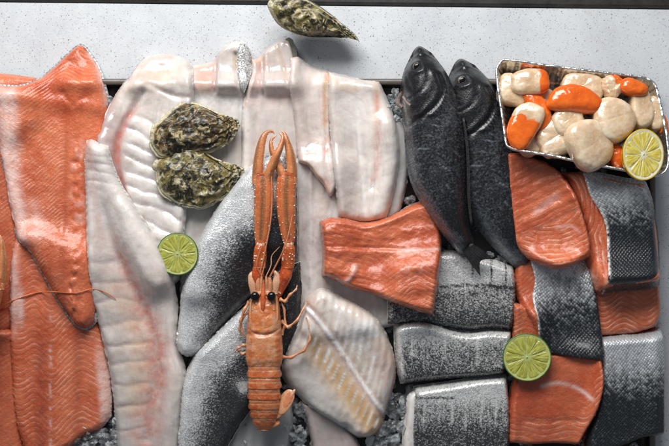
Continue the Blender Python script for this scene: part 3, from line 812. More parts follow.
o = slab([(243, 308), (262, 287), (280, 272), (300, 262)], [(301, 298), (297, 335), (285, 362), (264, 393), (243, 420)], [(177, 458), (200, 460), (222, 456)], ML2[1:-1],
         th=18, r=(7, 14, 5, 9), seed=22, wall=.15)
dl = poly_dist(o.px, o.py, ML2)
g = -.05 + 1.0 * sst(dl + 12 * (fbm(o.px / 14, o.py / 14, 43) - .5) + 10 * sst(o.py, 380, 440), 2, 53)
skin_up('sea_bass_fillet', 'grey speckled fish fillet skin side up, half under the langoustine body, lower of the two', 'fish fillet', o, np.clip(g, 0, 1), BASS, WHITE, 'sea bass fillets', dict(gry=.2 + 0 * o.px))

# ------------------------------------------------------------------ silver portions in the middle right (three)
def slits(o, xs, y0, y1):
    s = np.zeros_like(o.px)
    for i, x in enumerate(xs):
        s += gauss(o.px + .06 * (o.py - y0), x, .8) * sst(o.py, y0, y0 + 6) * (1 - sst(o.py, y1 - 10, y1 + (i % 3) * 5))
    return s
cutw = dict(wht=.6, gry=.1)
o = slab([(392, 262), (430, 252), (460, 252), (490, 259), (515, 268)], [(517, 290), (516, 312)], [(388, 324), (420, 325), (450, 328), (470, 331), (492, 329), (514, 331)], [(389, 290)], th=20, r=(8, 5, 8, 5), seed=23, wall=.2)
sl = slits(o, [473, 492, 507], 256, 284)
g = .10 + .44 * sst(o.py - 3 * np.sin(o.px / 17.), 278, 294) + .2 * sst(o.py, 300, 325) + .5 * gauss(o.py, 287 + 2 * np.sin(o.px / 20), 1.2)
skin_up('silver_fish_portion', 'silvery grey fish portion under the dark fish tails, pale upper half with a dark line', 'fish portion', o, np.clip(g + .8 * sl, 0, 1), SILV, WHITE, 'silver fish portions', dict(wht=.6 + 0 * o.px, pink=.3 * sst(o.px, 508, 516)))
o = slab([(415, 389), (450, 384), (480, 379), (508, 377)], [(511, 410), (511, 435)], [(413, 458), (460, 459), (510, 458)], [(413, 410), (412, 435)], th=22, r=(7, 5, 4, 6), seed=24, wall=.2)
sl = slits(o, [426, 454, 468, 483, 498], 382, 428)
g = .10 + .36 * sst(o.py, 394, 412) + .30 * sst(o.py, 412, 440) + .5 * gauss(o.py, 398, 1.2) * (o.px < 455)
e = skin_up('silver_fish_portion', 'silvery grey fish portion at the bottom beside crushed ice, with vertical pale slits', 'fish portion', o, np.clip(g - .35 * sl * (o.py > 400), 0, 1), SILV, WHITE, 'silver fish portions', dict(wht=.6 + 0 * o.px), lite=np.clip(sl * .65 * sst(o.py, 396, 402), 0, 1))
o2 = slab([(408, 398), (414, 392), (417, 392)], [(417, 420), (417, 440)], [(404, 456), (410, 458), (417, 458)], [(406, 420), (403, 440)], th=14, r=(4, 2, 3, 5), seed=25, zfix=12)
closed_mesh('cut_end', o2.x, o2.y, o2.z, o2.base, WHITE, e, dict(mm=mm_of(o2), wht=.5 + 0 * o2.px))
o = slab([(395, 327), (405, 324), (425, 323), (450, 330), (470, 333), (490, 331), (513, 332)], [(511, 350), (506, 372)], [(402, 385), (425, 382), (460, 379), (505, 375)], [(396, 350), (398, 370)], th=21, r=(7, 5, 8, 5), seed=26, wall=.2)
sl = slits(o, [413, 446, 478], 328, 362)
g = .12 + .40 * sst(o.py + 3 * fbm(o.px / 9, o.py / 9, 3), 333, 354) + .2 * sst(o.py, 355, 375) - .35 * gauss(o.px, 399, 3)
skin_up('silver_fish_portion', 'silvery grey fish portion between the other two, with a white cut left edge', 'fish portion', o, np.clip(g - .3 * sl, 0, 1), SILV, WHITE, 'silver fish portions', dict(wht=.7 + 0 * o.px), lite=np.clip(.9 * gauss(o.px, 397 + .1 * (o.py - 327), 2.6) + sl * .4, 0, 1))

# ------------------------------------------------------------------ cod loin and its small neighbour
o = slab([(300, 402), (320, 408), (345, 426)], [(356, 440)], [(314, 460), (340, 462), (365, 460)], [(306, 420), (311, 440)], th=10, r=(4, 5, 4, 6), seed=27)
plain('fillet_tail', 'narrow pinkish fillet tail under the thick white loin, beside the ice', 'fish fillet', o, dict(gry=.5 + 0 * o.px, pink=.25 + 0 * o.px), GREYW)
SP = [(306, 308), (318, 320), (335, 342), (352, 368), (368, 392), (384, 414)]
def along(px, py):   # coordinates along and across the spine line
    d = np.array([78., 106.]); d /= np.linalg.norm(d); n = np.array([d[1], -d[0]])
    return (px - 306) * d[0] + (py - 308) * d[1], (px - 306) * n[0] + (py - 308) * n[1]
def dN(o):
    a, b = along(o.px, o.py)
    ds = poly_dist(o.px, o.py, SP)
    w = np.sin((np.where(b < 0, a + .75 * b, a + 1.0 * b) + 6 * (fbm(o.px / 13, o.py / 13, 135) - .5)) / 10.5 * 2 * np.pi)
    return .45 * w * sst(np.abs(b), 3, 12) * (1 - .7 * sst(-b, 25, 45)) - 1.4 * gauss(ds, 3.5, 2.4) + .8 * gauss(ds, 0, 1.8) - 1.0 * gauss(b, -20, 6)
o = slab([(305, 299), (314, 293), (323, 289), (340, 297)], [(360, 307), (376, 319), (388, 338), (395, 360), (396, 382), (390, 402)], [(345, 431), (357, 439), (369, 440), (379, 433), (385, 420)], [(297, 328), (286, 355), (281, 374), (290, 391), (311, 409), (330, 421)],
         th=21, r=(10, 15, 10, 17), seed=28, disp=dN, und=1.2, wall=.12, step=.85, drape=24)
a, b = along(o.px, o.py); ds = poly_dist(o.px, o.py, SP)
w = np.sin((np.where(b < 0, a + .75 * b, a + 1.0 * b) + 6 * (fbm(o.px / 13, o.py / 13, 135) - .5)) / 10.5 * 2 * np.pi)
patch = gauss(np.hypot((o.px - 366) / 1.6, o.py - 329), 0, 11)
DD = np.array([.593, .806]); NN = np.array([.806, -.593])
dash = np.zeros_like(b); amb = np.zeros_like(b)
rr_ = random.Random(5)
for k_ in range(13):
    a0 = 14 + k_ * 9.6 + rr_.uniform(-1.5, 1.5)
    for sgn in (-1, 1):
        b0, b1 = (rr_.uniform(5, 9), rr_.uniform(15, 24)) if sgn < 0 else (rr_.uniform(3, 7), rr_.uniform(14, 26))
        sl_ = .62 if sgn < 0 else -.85
        pts = [np.array([306, 308]) + DD * (a0 + sl_ * q) + NN * (sgn * q) for q in (b0, (b0 + b1) / 2, b1)]
        dd_ = poly_dist(o.px, o.py, [tuple(p) for p in pts])
        dash += gauss(dd_, 0, rr_.uniform(1.0, 1.7)) * rr_.uniform(.5, 1.0)
        if sgn < 0:
            pts = [np.array([306, 308]) + DD * (a0 + 4.8 + sl_ * q) + NN * (-q) for q in (6, 14, 27)]
            amb += gauss(poly_dist(o.px, o.py, [tuple(p) for p in pts]), 0, 3.2)
plain('white_loin', 'thick white loin with pale spine line and amber ribs, beside the langoustine tail', 'fish fillet', o,
      dict(yel=np.clip((.70 * gauss(b, -15, 13) + .5 * amb * gauss(b, -16, 12)) * sst(a, 15, 45) + .22 * gauss(b, 12, 10) + .25 * sst(b, 26, 40), 0, 1), pink=np.clip(.35 * gauss(ds, 0, 6) + .35 * sst(a, 60, 110) * sst(b, 10, 22) + .25 * gauss(np.hypot(o.px - 312, o.py - 308), 0, 12), 0, 1),
           gry=np.clip(.45 * sst(-b, 24, 40) + .2 * sst(a, 60, 120) + .05, 0, 1), wht=np.clip(1.5 * gauss(ds, 0, 1.9) + 1.2 * patch + 1.0 * dash * sst(a, 8, 22) + .6 * gauss(np.hypot(o.px - 330, o.py - 300), 0, 12), 0, 1)), WHITE)

# ------------------------------------------------------------------ centre salmon block
def dQ(o):
    return (.7 * np.sin((o.py - 3 * np.sin(o.px / 18)) / 19 * 2 * np.pi) - 1.8 * gauss(o.py, 247 + .03 * (o.px - 330), 2.2) * (1 - sst(o.px, 395, 415))
            + 1.2 * gauss(o.py, 250, 5) + 1.6 * (fbm(o.px / 5, o.py / 3.5, 51) - .5) * sst(o.py, 222, 230) * (1 - sst(o.py, 275, 290))
            + 2.4 * gauss(poly_dist(o.px, o.py, [(337, 280), (345, 282), (352, 275), (356, 267)]), 0, 2.2))
o = slab([(320, 222), (329, 218), (345, 219), (365, 223), (385, 219), (400, 212), (415, 204), (428, 201)], [(436, 213), (442, 230), (443, 242), (440, 266), (437, 290)],
         [(322, 276), (332, 279), (350, 288), (370, 294), (390, 301), (413, 309), (433, 315)], [(322, 240), (323, 258)], th=25, r=(6, 6, 6, 6), seed=29, disp=dQ, und=1.5, wall=.35, drape=14)
zig = szig(o.px, [318, 345, 380, 415, 445], [0, -8, -16, 8, -8])
wl = gauss(o.py, 251 - .05 * (o.px - 400), 1.7) * sst(o.px, 392, 412)
pale = np.clip(.9 * wl + .75 * gauss(poly_dist(o.px, o.py, [(337, 280), (345, 282), (352, 275), (356, 267)]), 0, 2.2) + .5 * gauss(o.px, 427, 3) * (1 - sst(o.py, 205, 218)) * 0
               + .35 * gauss(o.py, 264, 8) * gauss(o.px, 405, 22) * (fbm(o.px / 4, o.py / 4, 55) > .5), 0, 1)
flesh_up('salmon_block', 'square orange salmon block in the middle, below the broad white fillet', 'salmon', o,
         dict(ph=(o.py + zig) / 4.8, ln=np.clip(.35 + .65 * sst(o.py, 268, 285) * sst(o.px, 370, 395), 0, 1), pale=pale, dark=.25 * gauss(o.py, 247, 3) + .15 * gauss(o.py, 231, 3)))

# ------------------------------------------------------------------ salmon pieces on the right
# flesh W (chevrons, under the top right skin piece)
o = slab([(590, 268), (625, 268), (658, 272)], [(662, 292), (663, 312)], [(596, 337), (615, 336), (636, 334), (658, 327)], [(593, 300), (596, 320)], th=18, r=(4, 6, 7, 4), seed=30, wall=.35)
zig = szig(o.px, [590, 604, 622, 645, 665], [0, -9, 6, -8, 8])
flesh_up('salmon_portion', 'orange salmon portion with zigzag fat lines, below the upper right skin piece', 'salmon', o, dict(ph=(o.py + zig) / 5.2, ln=Z0(o) + 1, dark=.3 * (1 - sst(o.py, 285, 297))), group='salmon portions on the right')
# AA: bottom right skin piece
o = slab([(600, 338), (625, 336), (648, 334), (666, 330)], [(668, 360), (668, 395), (668, 425)], [(585, 460), (620, 450), (645, 440), (668, 437)], [(602, 370), (598, 400), (590, 432)], th=26, r=(9, 4, 6, 5), seed=31, wall=.25)
g = .12 + .86 * sst(o.py + 14 * (fbm(o.px / 3.5, o.py / 30, 61) - .5), 342, 418)
skin_up('salmon_portion', 'large black and silver salmon skin piece in the lower right corner', 'salmon', o, np.clip(g, 0, 1), SALSKIN, SALMON, 'salmon portions on the right', dict(ph=o.py / 5, ln=Z0(o) + .7))
# its flesh side strip + Z flesh
o = slab([(540, 352), (570, 352), (600, 356)], [(602, 380), (597, 405), (586, 432)], [(509, 443), (530, 446), (555, 445), (580, 446)], [(520, 372), (511, 400), (510, 425)], th=20, r=(6, 4, 5, 6), seed=32, wall=.35,
         disp=lambda o: 1.6 * sst(o.px - .3 * (o.py - 400) * -1, 584, 592) - 1.0 * gauss(o.py, 421, 2.5) * sst(o.px, 520, 530))
zig = szig(o.px, [505, 540, 575, 583, 600], [8, 0, 6, 0, 22])
wl = gauss(poly_dist(o.px, o.py, [(542, 386), (556, 383), (572, 386), (582, 391), (590, 398)]), 0, 2.0)
flesh_up('salmon_portion', 'dark orange salmon portion with one thick white fat stripe, below the lower lime half', 'salmon', o,
         dict(ph=(o.py + zig) / 5.4, ln=np.clip(.75 * sst(o.py, 412, 424) + .9 * sst(o.px + .35 * (o.py - 400), 583, 590), 0, 1), pale=np.clip(wl, 0, 1), dark=Z0(o) + .3 * (1 - sst(o.px, 575, 590))), group='salmon portions on the right')
# Y: small orange piece behind
o = slab([(514, 304), (525, 306), (540, 310)], [(541, 325)], [(514, 346), (528, 348), (541, 345)], [(514, 325)], th=19, r=(4, 3, 3, 4), seed=33, wall=.5)
flesh_up('salmon_portion', 'small orange salmon corner peeking out above the lower lime half', 'salmon', o, dict(ph=(o.py - .5 * np.abs(o.px - 526)) / 4.6, ln=Z0(o) + 1), group='salmon portions on the right')
# X: middle skin piece with orange side
o = slab([(520, 258), (530, 255), (560, 258), (588, 258)], [(594, 290), (598, 315), (600, 335)], [(540, 351), (560, 353), (580, 357), (600, 358)], [(517, 280), (520, 300), (534, 325)], th=19, r=(5, 6, 7, 5), seed=34, wall=.3, lift=-3)
xe = np.interp(o.py, [258, 280, 300, 325, 350], [531, 536, 533, 538, 540])
g = .22 + .62 * sst(o.py + .25 * (o.px - 560) + 8 * (fbm(o.px / 8, o.py / 12, 63) - .5), 262, 345)
e = thing('salmon_portion', 'grey to black salmon skin piece above the lower lime half, orange left side', 'salmon', centre(o), 'salmon portions on the right')
closed_mesh('flesh', o.x, o.y, o.z - 1.2, o.base, SALMON, e, dict(mm=mm_of(o), ph=(o.py + .8 * o.px) / 5, ln=Z0(o) + .5, pale=Z0(o), dark=Z0(o) + .15))
# skin sheet only right of xe
o2 = slab([(531, 258), (545, 262), (566, 262), (588, 257)], [(594, 290), (598, 315), (600.5, 335)], [(540, 351), (560, 354), (580, 357.5), (600.5, 359)], [(536, 280), (533, 300), (537, 325)], th=2.4, r=(1.2, 1.2, 1.2, 1.2), seed=35, drape=1, lift=-.6, und=0, jit=.3)
g = .20 + .66 * sst(o2.py + .25 * (o2.px - 560) + 8 * (fbm(o2.px / 8, o2.py / 12, 63) - .5), 262, 330)
closed_mesh('skin', o2.x, o2.y, o2.z, o2.base, SALSKIN, e, dict(mm=mm_of(o2), g=np.clip(g, 0, 1), lite=.8 * gauss(o2.d[3], 0, 1.3)))
# U/V: top right skin piece with orange cut face on the left
o = slab([(566, 172), (590, 172), (620, 178), (648, 182)], [(655, 205), (661, 235), (662, 262)], [(597, 292), (612, 288), (635, 286), (660, 281)], [(578, 205), (586, 232), (590, 262)], th=30, r=(5, 9, 8, 8), seed=36, wall=.25, drape=14)
e = thing('salmon_portion', 'curved black salmon skin piece directly below the foil tray, with orange cut side', 'salmon', centre(o), 'salmon portions on the right')
zc = np.interp(o.px + 0 * o.py, [560, 610], [0, 1])
ctr = np.hypot((o.px - 556), (o.py - 205) * .75) - .5 * np.maximum(o.py - 235, 0)
closed_mesh('flesh', o.x, o.y, o.z - 1.2, o.base, SALMON, e, dict(mm=mm_of(o), ph=ctr / 4.6, ln=Z0(o) + .95, pale=Z0(o), dark=Z0(o)))
o2 = slab([(584, 173), (605, 173), (630, 178), (651, 181)], [(658.5, 205), (665, 235), (666, 262)], [(603, 294), (625, 291), (640, 290), (664, 286)], [(591, 196), (601, 212), (607, 230), (607, 255)], th=2.4, r=(1.2, 1.2, 1.2, 1.2), seed=37, drape=1, lift=.3, und=0, jit=.3)
g = .20 + .85 * sst(o2.py + .15 * (o2.px - 620) + 16 * (fbm(o2.px / 3.2, o2.py / 24, 65) - .5), 183, 250)
closed_mesh('skin', o2.x, o2.y, o2.z, o2.base, SALSKIN, e, dict(mm=mm_of(o2), g=np.clip(g, 0, 1), lite=1.0 * gauss(o2.d[3], 0, 1.5)))
# S: flesh under the foil tray
def dS(o):
    return .45 * np.sin((o.py + .45 * o.px + 6 * fbm(o.px / 16, o.py / 16, 73)) / 9.5 * 2 * np.pi) * sst(o.d[3], 4, 12) * (1 - sst(o.py + .3 * (o.px - 540), 215, 235)) + 1.2 * (fbm(o.px / 4, o.py / 4, 71) - .5) + .8 * gauss(o.py + .55 * (o.px - 530), 222, 5)
o = slab([(505, 150), (530, 155), (555, 166), (566, 178)], [(575, 195), (582, 215), (588, 238)], [(514, 248), (524, 256), (540, 264), (555, 269), (572, 265), (589, 256)], [(506, 190), (511, 225)], th=27, r=(5, 6, 9, 6), seed=38, disp=dS, wall=.3)
ph = np.where(o.py + .5 * (o.px - 540) > 228, np.hypot((o.px - 548) * .8, (o.py - 205) * 1.0) / 4.6, (o.py + .5 * o.px) / 4.8)
wl = gauss(poly_dist(o.px, o.py, [(536, 212), (546, 204), (556, 196)]), 0, 3.0) * .6 + gauss(poly_dist(o.px, o.py, [(556, 228), (570, 226), (578, 232)]), 0, 1.6) * .5
flesh_up('salmon_portion', 'glossy orange salmon portion flesh side up, between the dark fish and the foil tray', 'salmon', o,
         dict(ph=ph, ln=np.clip(.35 + .75 * sst(o.py + .5 * (o.px - 540), 218, 232), 0, 1), pale=wl, dark=.2 * (1 - sst(o.py, 180, 215))), group='salmon portions on the right')  # dark: the foil tray's shadow on the upper end, painted into the flesh

# ------------------------------------------------------------------ generic shapes
def tube(path, rad, ns=14, per=6, flat=1.0, up=(0, 0, 1), caps=True, lin=False):
    """smooth tube along 3-D points (mm); rad per point; flat = height/width. Returns V, F, along(0..1), angle"""
    P = dense(path, per=per) if len(path) > 2 else np.array(path, float)[0] + (np.array(path, float)[1] - np.array(path, float)[0]) * np.linspace(0, 1, 9)[:, None]
    if lin:
        D = np.array(path, float); P = np.vstack([D[i] + (D[i + 1] - D[i]) * t for i in range(len(D) - 1) for t in np.linspace(0, 1, 7, endpoint=(i == len(D) - 2))])
    n = len(P)
    u = np.linspace(0, 1, n)
    rr = np.interp(u, np.linspace(0, 1, len(rad)), rad)
    if lin: rr = rr * (1 + .28 * np.cos(np.arange(n) / 7 * 2 * np.pi))
    fl = np.interp(u, np.linspace(0, 1, len(np.atleast_1d(flat))), np.atleast_1d(flat)) if np.ndim(flat) else np.full(n, flat)
    T = np.gradient(P, axis=0); T /= np.linalg.norm(T, axis=1)[:, None] + 1e-9
    up = np.array(up, float)
    side = np.cross(T, up); side /= np.linalg.norm(side, axis=1)[:, None] + 1e-9
    nrm = np.cross(side, T)
    a = np.linspace(0, 2 * np.pi, ns, endpoint=False)
    V = P[:, None] + rr[:, None, None] * (np.cos(a)[None, :, None] * side[:, None] + fl[:, None, None] * np.sin(a)[None, :, None] * nrm[:, None])
    V = V.reshape(-1, 3)
    F = grid_faces(n, ns, wrap=True, flip=True).tolist()
    if caps:
        F.append(list(range(ns)))
        F.append(list(range((n - 1) * ns + ns - 1, (n - 1) * ns - 1, -1)))
    al = np.repeat(u, ns); an = np.tile(a, n)
    return V, F, al, an

class Acc:
    """collect several shapes into one part mesh with per-point values"""
    def __init__(s, *names): s.V = []; s.F = []; s.n = 0; s.A = {k: [] for k in names}
    def add(s, V, F, **kw):
        V = np.asarray(V, float); s.V.append(V)
        for f in (F.tolist() if isinstance(F, np.ndarray) else F): s.F.append([q + s.n for q in f])
        for k in s.A:
            v = kw.get(k, 0.0); s.A[k].append(np.broadcast_to(np.asarray(v, float), (len(V),)))
        s.n += len(V)
    def build(s, name, mat, parent, tf=None, origin=None):
        V = np.vstack(s.V)
        return mk(name, V, s.F, mat, parent, {k: np.concatenate(v) for k, v in s.A.items()}, origin=origin)

I2V, I2F = ico(2)
I3V, I3F = ico(3)

def place_local(e, loc, rot):
    """children were built around the world origin: now move the thing"""
    e.location = [c * .001 for c in loc]; e.rotation_euler = rot

# ------------------------------------------------------------------ sea bream (built flat round the origin, head up the picture)
BX, BY = 440, 155          # photo point that becomes the origin
def build_bream(label):
    e = thing('sea_bream', label, 'fish', (0, 0, 0), 'whole dark fish')
    def disp(o):
        eye = np.hypot(o.px - 419, o.py - 68)
        gill = poly_dist(o.px, o.py, [(440, 76), (445, 90), (440, 104), (428, 116), (412, 126)])
        gside = sst(o.py + .55 * (o.px - 430) * -0.2, 0, 1)
        pre = poly_dist(o.px, o.py, [(430, 72), (429, 84), (422, 94), (412, 99)])
        mouth = poly_dist(o.px, o.py, [(407, 74), (411, 86), (414, 93)])
        cheek = gauss(np.hypot(o.px - 428, o.py - 96), 0, 12)
        lat = poly_dist(o.px, o.py, [(447, 100), (458, 140), (462, 190), (470, 235)])
        crown = poly_dist(o.px, o.py, [(416, 56), (426, 53), (436, 58), (443, 66)])
        return (-1.8 * gauss(gill, 0, 1.8) + 1.6 * gauss(gill, 4, 3) * (o.py < 118) - 1.0 * gauss(pre, 0, 1.5) - 1.4 * gauss(mouth, 0, 1.3) + 1.6 * cheek
                + 1.6 * gauss(eye, 6, 2.0) - 1.5 * gauss(eye, 0, 4) + .5 * gauss(lat, 0, 1.0) + .8 * gauss(crown, 0, 1.4))
    save = HM.copy()
    o = slab([(412, 54), (416, 47), (421, 44), (427, 47), (433, 51)], [(447, 70), (456, 90), (463, 112), (467, 138), (469, 170), (469, 205), (471, 226), (476, 243)],
             [(462, 255), (466, 254), (470, 251), (475, 247)], [(405, 70), (402, 86), (401, 100), (404, 116), (406, 140), (408, 163), (413, 185), (424, 206), (440, 230)],
             th=34, r=(24, 27, 12, 25), seed=45, disp=disp, zfix=0, zref=0.0, und=.4, jit=.2, rag=.1, wall=.06, step=1.0)
    HM[:] = save
    ox, oy = w2(BX, BY, 0)
    x, y = o.x - ox, o.y - oy
    # lens-shaped underside as well
    zt = o.z + 0; zb = 5 * (1 - o.f)
    zt = np.maximum(zt, zb + .6)
    d_back = o.d[1]; d_bel = o.d[3]
    head = 1 - sst(o.py + .25 * (o.px - 440), 100, 128)
    g = .84 - .50 * gauss(d_bel, 0, 12) * sst(o.py, 125, 160) + .0 * head
    g = g - .26 * gauss(np.hypot((o.px - 452) / .8, (o.py - 110) / 1.6), 0, 16) - .30 * gauss(np.hypot(o.px - 405, o.py - 101), 0, 7) - .28 * gauss(np.hypot(o.px - 406, o.py - 125), 0, 10)  # shoulder term: bluish scale sheen painted as paler, silvery skin
    g = g - .06 * gauss(np.hypot((o.px - 440), (o.py - 175) / 2), 0, 24) + .16 * head + .25 * sst(o.py, 195, 240) * sst(d_bel, 6, 16)
    sc = np.zeros_like(g)
    for q in ([(424, 133), (437, 140)], [(430, 125), (441, 128)], [(420, 150), (431, 151)], [(452, 150), (462, 158)], [(441, 165), (451, 172)], [(447, 185), (455, 193)]):
        sc += .40 * gauss(poly_dist(o.px, o.py, q), 0, .55)
    closed_mesh('body', x, y, zt, zb, BREAM, e, dict(mm=mm_of(o), g=np.clip(g - sc, 0, 1), lite=np.clip(.55 * gauss(np.hypot(o.px - 405, o.py - 102), 0, 6) + .3 * gauss(np.hypot(o.px - 405, o.py - 126), 0, 7), 0, 1)), bulge=.3)
    def L(px, py): return px - BX, BY - py
    # eye > pupil
    def zat(px, py):
        i = np.argmin((o.px - px) ** 2 + (o.py - py) ** 2); return zt.ravel()[i]
    ez = zat(419, 68)
    c = np.array([*L(419, 68), ez - 1.0])
    ey = mk('eye', I3V * np.array([4.4, 5.0, 2.2]) + c, I3F, IRIS, e)
    mk('pupil', I3V * np.array([3.2, 3.7, 1.5]) + c + np.array([0, 0, 1.2]), I3F, EYE, ey)
    # mouth: pale lip lobe on the left of the head
    lip = Acc()
    V, F, al, an = tube([(*L(404, 92), zat(406, 93) - 4), (*L(400.5, 98), zat(405, 98) - 5), (*L(400, 103), zat(405, 103) - 6), (*L(404, 107), zat(407, 107) - 5)], [1.6, 2.6, 2.8, 1.6], 10)
    lip.add(V, F); V, F, al, an = tube([(*L(405, 97), zat(406, 97) - 2), (*L(409, 103), zat(409, 103) - .8), (*L(413, 107), zat(413, 107) - .8)], [1.5, 1.8, 1.2], 10); lip.add(V, F)
    lip.build('lips', M_flat('fish_lips', (.22, .17, .15), .3, 0, .3, 200, sss=.2) if 'fish_lips' not in bpy.data.materials else bpy.data.materials['fish_lips'], e)
    # fins
    def fin(name, pts, z0, z1, th=1.0, rays=9, notch=0.0):
        """fan: two edge curves base->tip"""
        a, b = np.array(pts[0], float), np.array(pts[1], float)
        A_, B_ = resample(dense(a), np.linspace(0, 1, 24)), resample(dense(b), np.linspace(0, 1, 24))
        q = np.linspace(0, 1, 36)
        P = A_[:, None] * (1 - q)[None, :, None] + B_[:, None] * q[None, :, None]
        tt = np.linspace(0, 1, 24)[:, None]
        P = P - (notch * tt ** 2 * (1 - np.abs(2 * q - 1)[None] ** 1.5))[..., None] * ((A_[-1] + B_[-1]) / 2 - (A_[0] + B_[0]) / 2)
        X = P[..., 0] - BX; Y = BY - P[..., 1]
        Zt = z0 + (z1 - z0) * np.linspace(0, 1, 24)[:, None] + -.12 * np.sin(q * rays * 2 * np.pi)[None] + th * .5
        closed_mesh(name, X, Y, Zt, Zt - th, FIN, e, {}, bulge=.1, nw=1)
    fin('tail_fin', [[(463, 250), (470, 261), (482, 277)], [(474, 244), (483, 250), (496, 260)]], 14, 9, 1.4, 8, .34)
    fin('pectoral_fin', [[(428, 122), (440, 140), (452, 166)], [(437, 116), (449, 134), (456, 164)]], zat(432, 120) - .8, zat(454, 165) - .2, .6, 7)
    fin('dorsal_fin', [[(464, 118), (467.5, 150), (469, 200), (472, 226)], [(466, 118), (470.5, 150), (472, 200), (474, 226)]], 13, 13, 1.6, 2)
    return e
br2 = build_bream('whole dark sea bream lying beside the foil tray, right and rear of the pair')
def copy_tree(o, parent=None):
    c = o.copy(); COL.objects.link(c); c.parent = parent
    for ch in list(o.children): copy_tree(ch, c)
    return c
br1 = copy_tree(br2)
br1['label'] = 'whole dark sea bream lying over its neighbour, front left of the pair'

def heap_plane(poly, q=70):
    """plane fitted to the heap under a photo polygon; returns function and slopes"""
    p = np.array(poly, float)
    xs, ys = w2(p[:, 0], p[:, 1], 30)
    gx, gy = np.meshgrid(np.linspace(xs.min(), xs.max(), 40), np.linspace(ys.min(), ys.max(), 40))
    inside = np.zeros(gx.shape, bool); j = len(xs) - 1
    for i in range(len(xs)):
        c = ((ys[i] > gy) != (ys[j] > gy)) & (gx < (xs[j] - xs[i]) * (gy - ys[i]) / (ys[j] - ys[i] + 1e-9) + xs[i])
        inside ^= c; j = i
    X, Y = gx[inside], gy[inside]; Z = bilin(HM, X, Y)
    A = np.stack([X, Y, np.ones_like(X)], 1)
    co, *_ = np.linalg.lstsq(A, Z, rcond=None)
    off = np.percentile(Z - A @ co, q)
    return co[0], co[1], co[2] + off
def splat_tree(e):
    bpy.context.view_layer.update()
    for ch in e.children:
        M = np.array(ch.matrix_world); n = len(ch.data.vertices)
        v = np.empty(n * 3); ch.data.vertices.foreach_get('co', v); v = v.reshape(-1, 3)
        v = (v @ M[:3, :3].T + M[:3, 3]) * 1000
        splat(v[:, 0], v[:, 1], v[:, 2])
bpy.context.view_layer.update()
def place_rigid(e, px, py, rot, poly, q=60, dz=0, maxtilt=.12, zmid=16, tilt=None):
    a, b, c = heap_plane(poly, q)
    a, b = np.clip(a, -maxtilt, maxtilt), np.clip(b, -maxtilt, maxtilt)
    if tilt: a, b = tilt
    x0, y0 = w2(px, py, 30)
    pp = np.array(poly, float); xs, ys = w2(pp[:, 0], pp[:, 1], 30)
    z0 = hmp = np.percentile(bilin(HM, *np.meshgrid(np.linspace(xs.min(), xs.max(), 20), np.linspace(ys.min(), ys.max(), 20))), q) + dz
    x, y = w2(px, py, z0 + zmid)
    n = Vector((-a, -b, 1)).normalized()
    Q = Vector((0, 0, 1)).rotation_difference(n).to_matrix() @ Matrix.Rotation(rot, 3, 'Z')
    e.location = (x * .001, y * .001, z0 * .001); e.rotation_euler = Q.to_euler()
    s = 1 - (z0 + zmid) / H
    e.scale = (s, s, 1)
    splat_tree(e)
    return z0
zb2 = place_rigid(br2, 490.5, 167, math.radians(3.4), [(458, 60), (500, 60), (520, 250), (470, 250)], 45, -3, tilt=(-.02, -.02))
br2.scale = (br2.scale[0] * 1.13, br2.scale[1] * 1.04, 1)
br2.location.y -= .004
zb1 = place_rigid(br1, 440, 155, 0, [(400, 60), (440, 60), (470, 240), (415, 190)], 50, 16, tilt=(.10, -.02))

# ------------------------------------------------------------------ foil tray with shellfish
FT = math.radians(-11)
fx, fy = 581, 121
FZ = 30
foil = thing('foil_tray', 'crinkled aluminium foil tray of scallops with a rolled rim', 'foil tray', (0, 0, 0))
rim_px = [(499, 68), (504, 64.5), (520, 66), (545, 70), (580, 74.5), (615, 79), (640, 82), (650, 86), (655, 93), (659, 115), (663, 140), (664, 162), (662, 174), (655, 180.5), (645, 181), (620, 176), (580, 168.5), (545, 161), (515, 156), (506, 153), (503, 147), (500, 120), (497, 95), (496, 76)]
rp = resample(dense(rim_px, closed=True), np.linspace(0, 1, 321))[:-1]
def to_local(px, py): return (np.asarray(px) - fx), (fy - np.asarray(py)) / math.cos(FT)
lx, ly = to_local(rp[:, 0], rp[:, 1])
cx_, cy_ = lx.mean(), ly.mean()
tx = np.roll(lx, -2) - np.roll(lx, 2); ty = np.roll(ly, -2) - np.roll(ly, 2); ll = np.hypot(tx, ty)
nx, ny = -ty / ll, tx / ll
if (nx * (lx - cx_) + ny * (ly - cy_)).mean() < 0: nx, ny = -nx, -ny
HT = 24
rings = []
ang = np.arange(len(lx))
wr = fbm(ang / 3.1, ang * 0, 81) - .5
cor = np.sin(ang * 2 * np.pi / 4.0) * .7 + wr * 2.2
def foil_ring(out, z, c, jz=0): rings.append(np.stack([lx + nx * (out + c * cor), ly + ny * (out + c * cor), z + jz * wr], 1))
# outer skin from the floor up, over the rolled rim, down the inside
foil_ring(-11, 0, .2); foil_ring(-9.5, .6, .4); foil_ring(-7, 7, .8); foil_ring(-4, 15, .9); foil_ring(-1.4, HT - 3, .6)
foil_ring(.6, HT - 2.6, .06, .45); foil_ring(1.5, HT - 1.2, .04, .45); foil_ring(1.3, HT + .4, .04, .45); foil_ring(.3, HT + 1, .04, .45); foil_ring(-1.0, HT + .3, .1, .45)
foil_ring(-2.0, HT - 2.5, .6); foil_ring(-4.6, 15, .95); foil_ring(-7.6, 7, .9); foil_ring(-10.2, 1.2, .4); foil_ring(-13, .8, .2)
V = np.vstack(rings); n = len(lx)
F = grid_faces(len(rings), n, wrap=True).tolist()
F.append(list(range(n - 1, -1, -1))); F.append(list(range((len(rings) - 1) * n, len(rings) * n)))
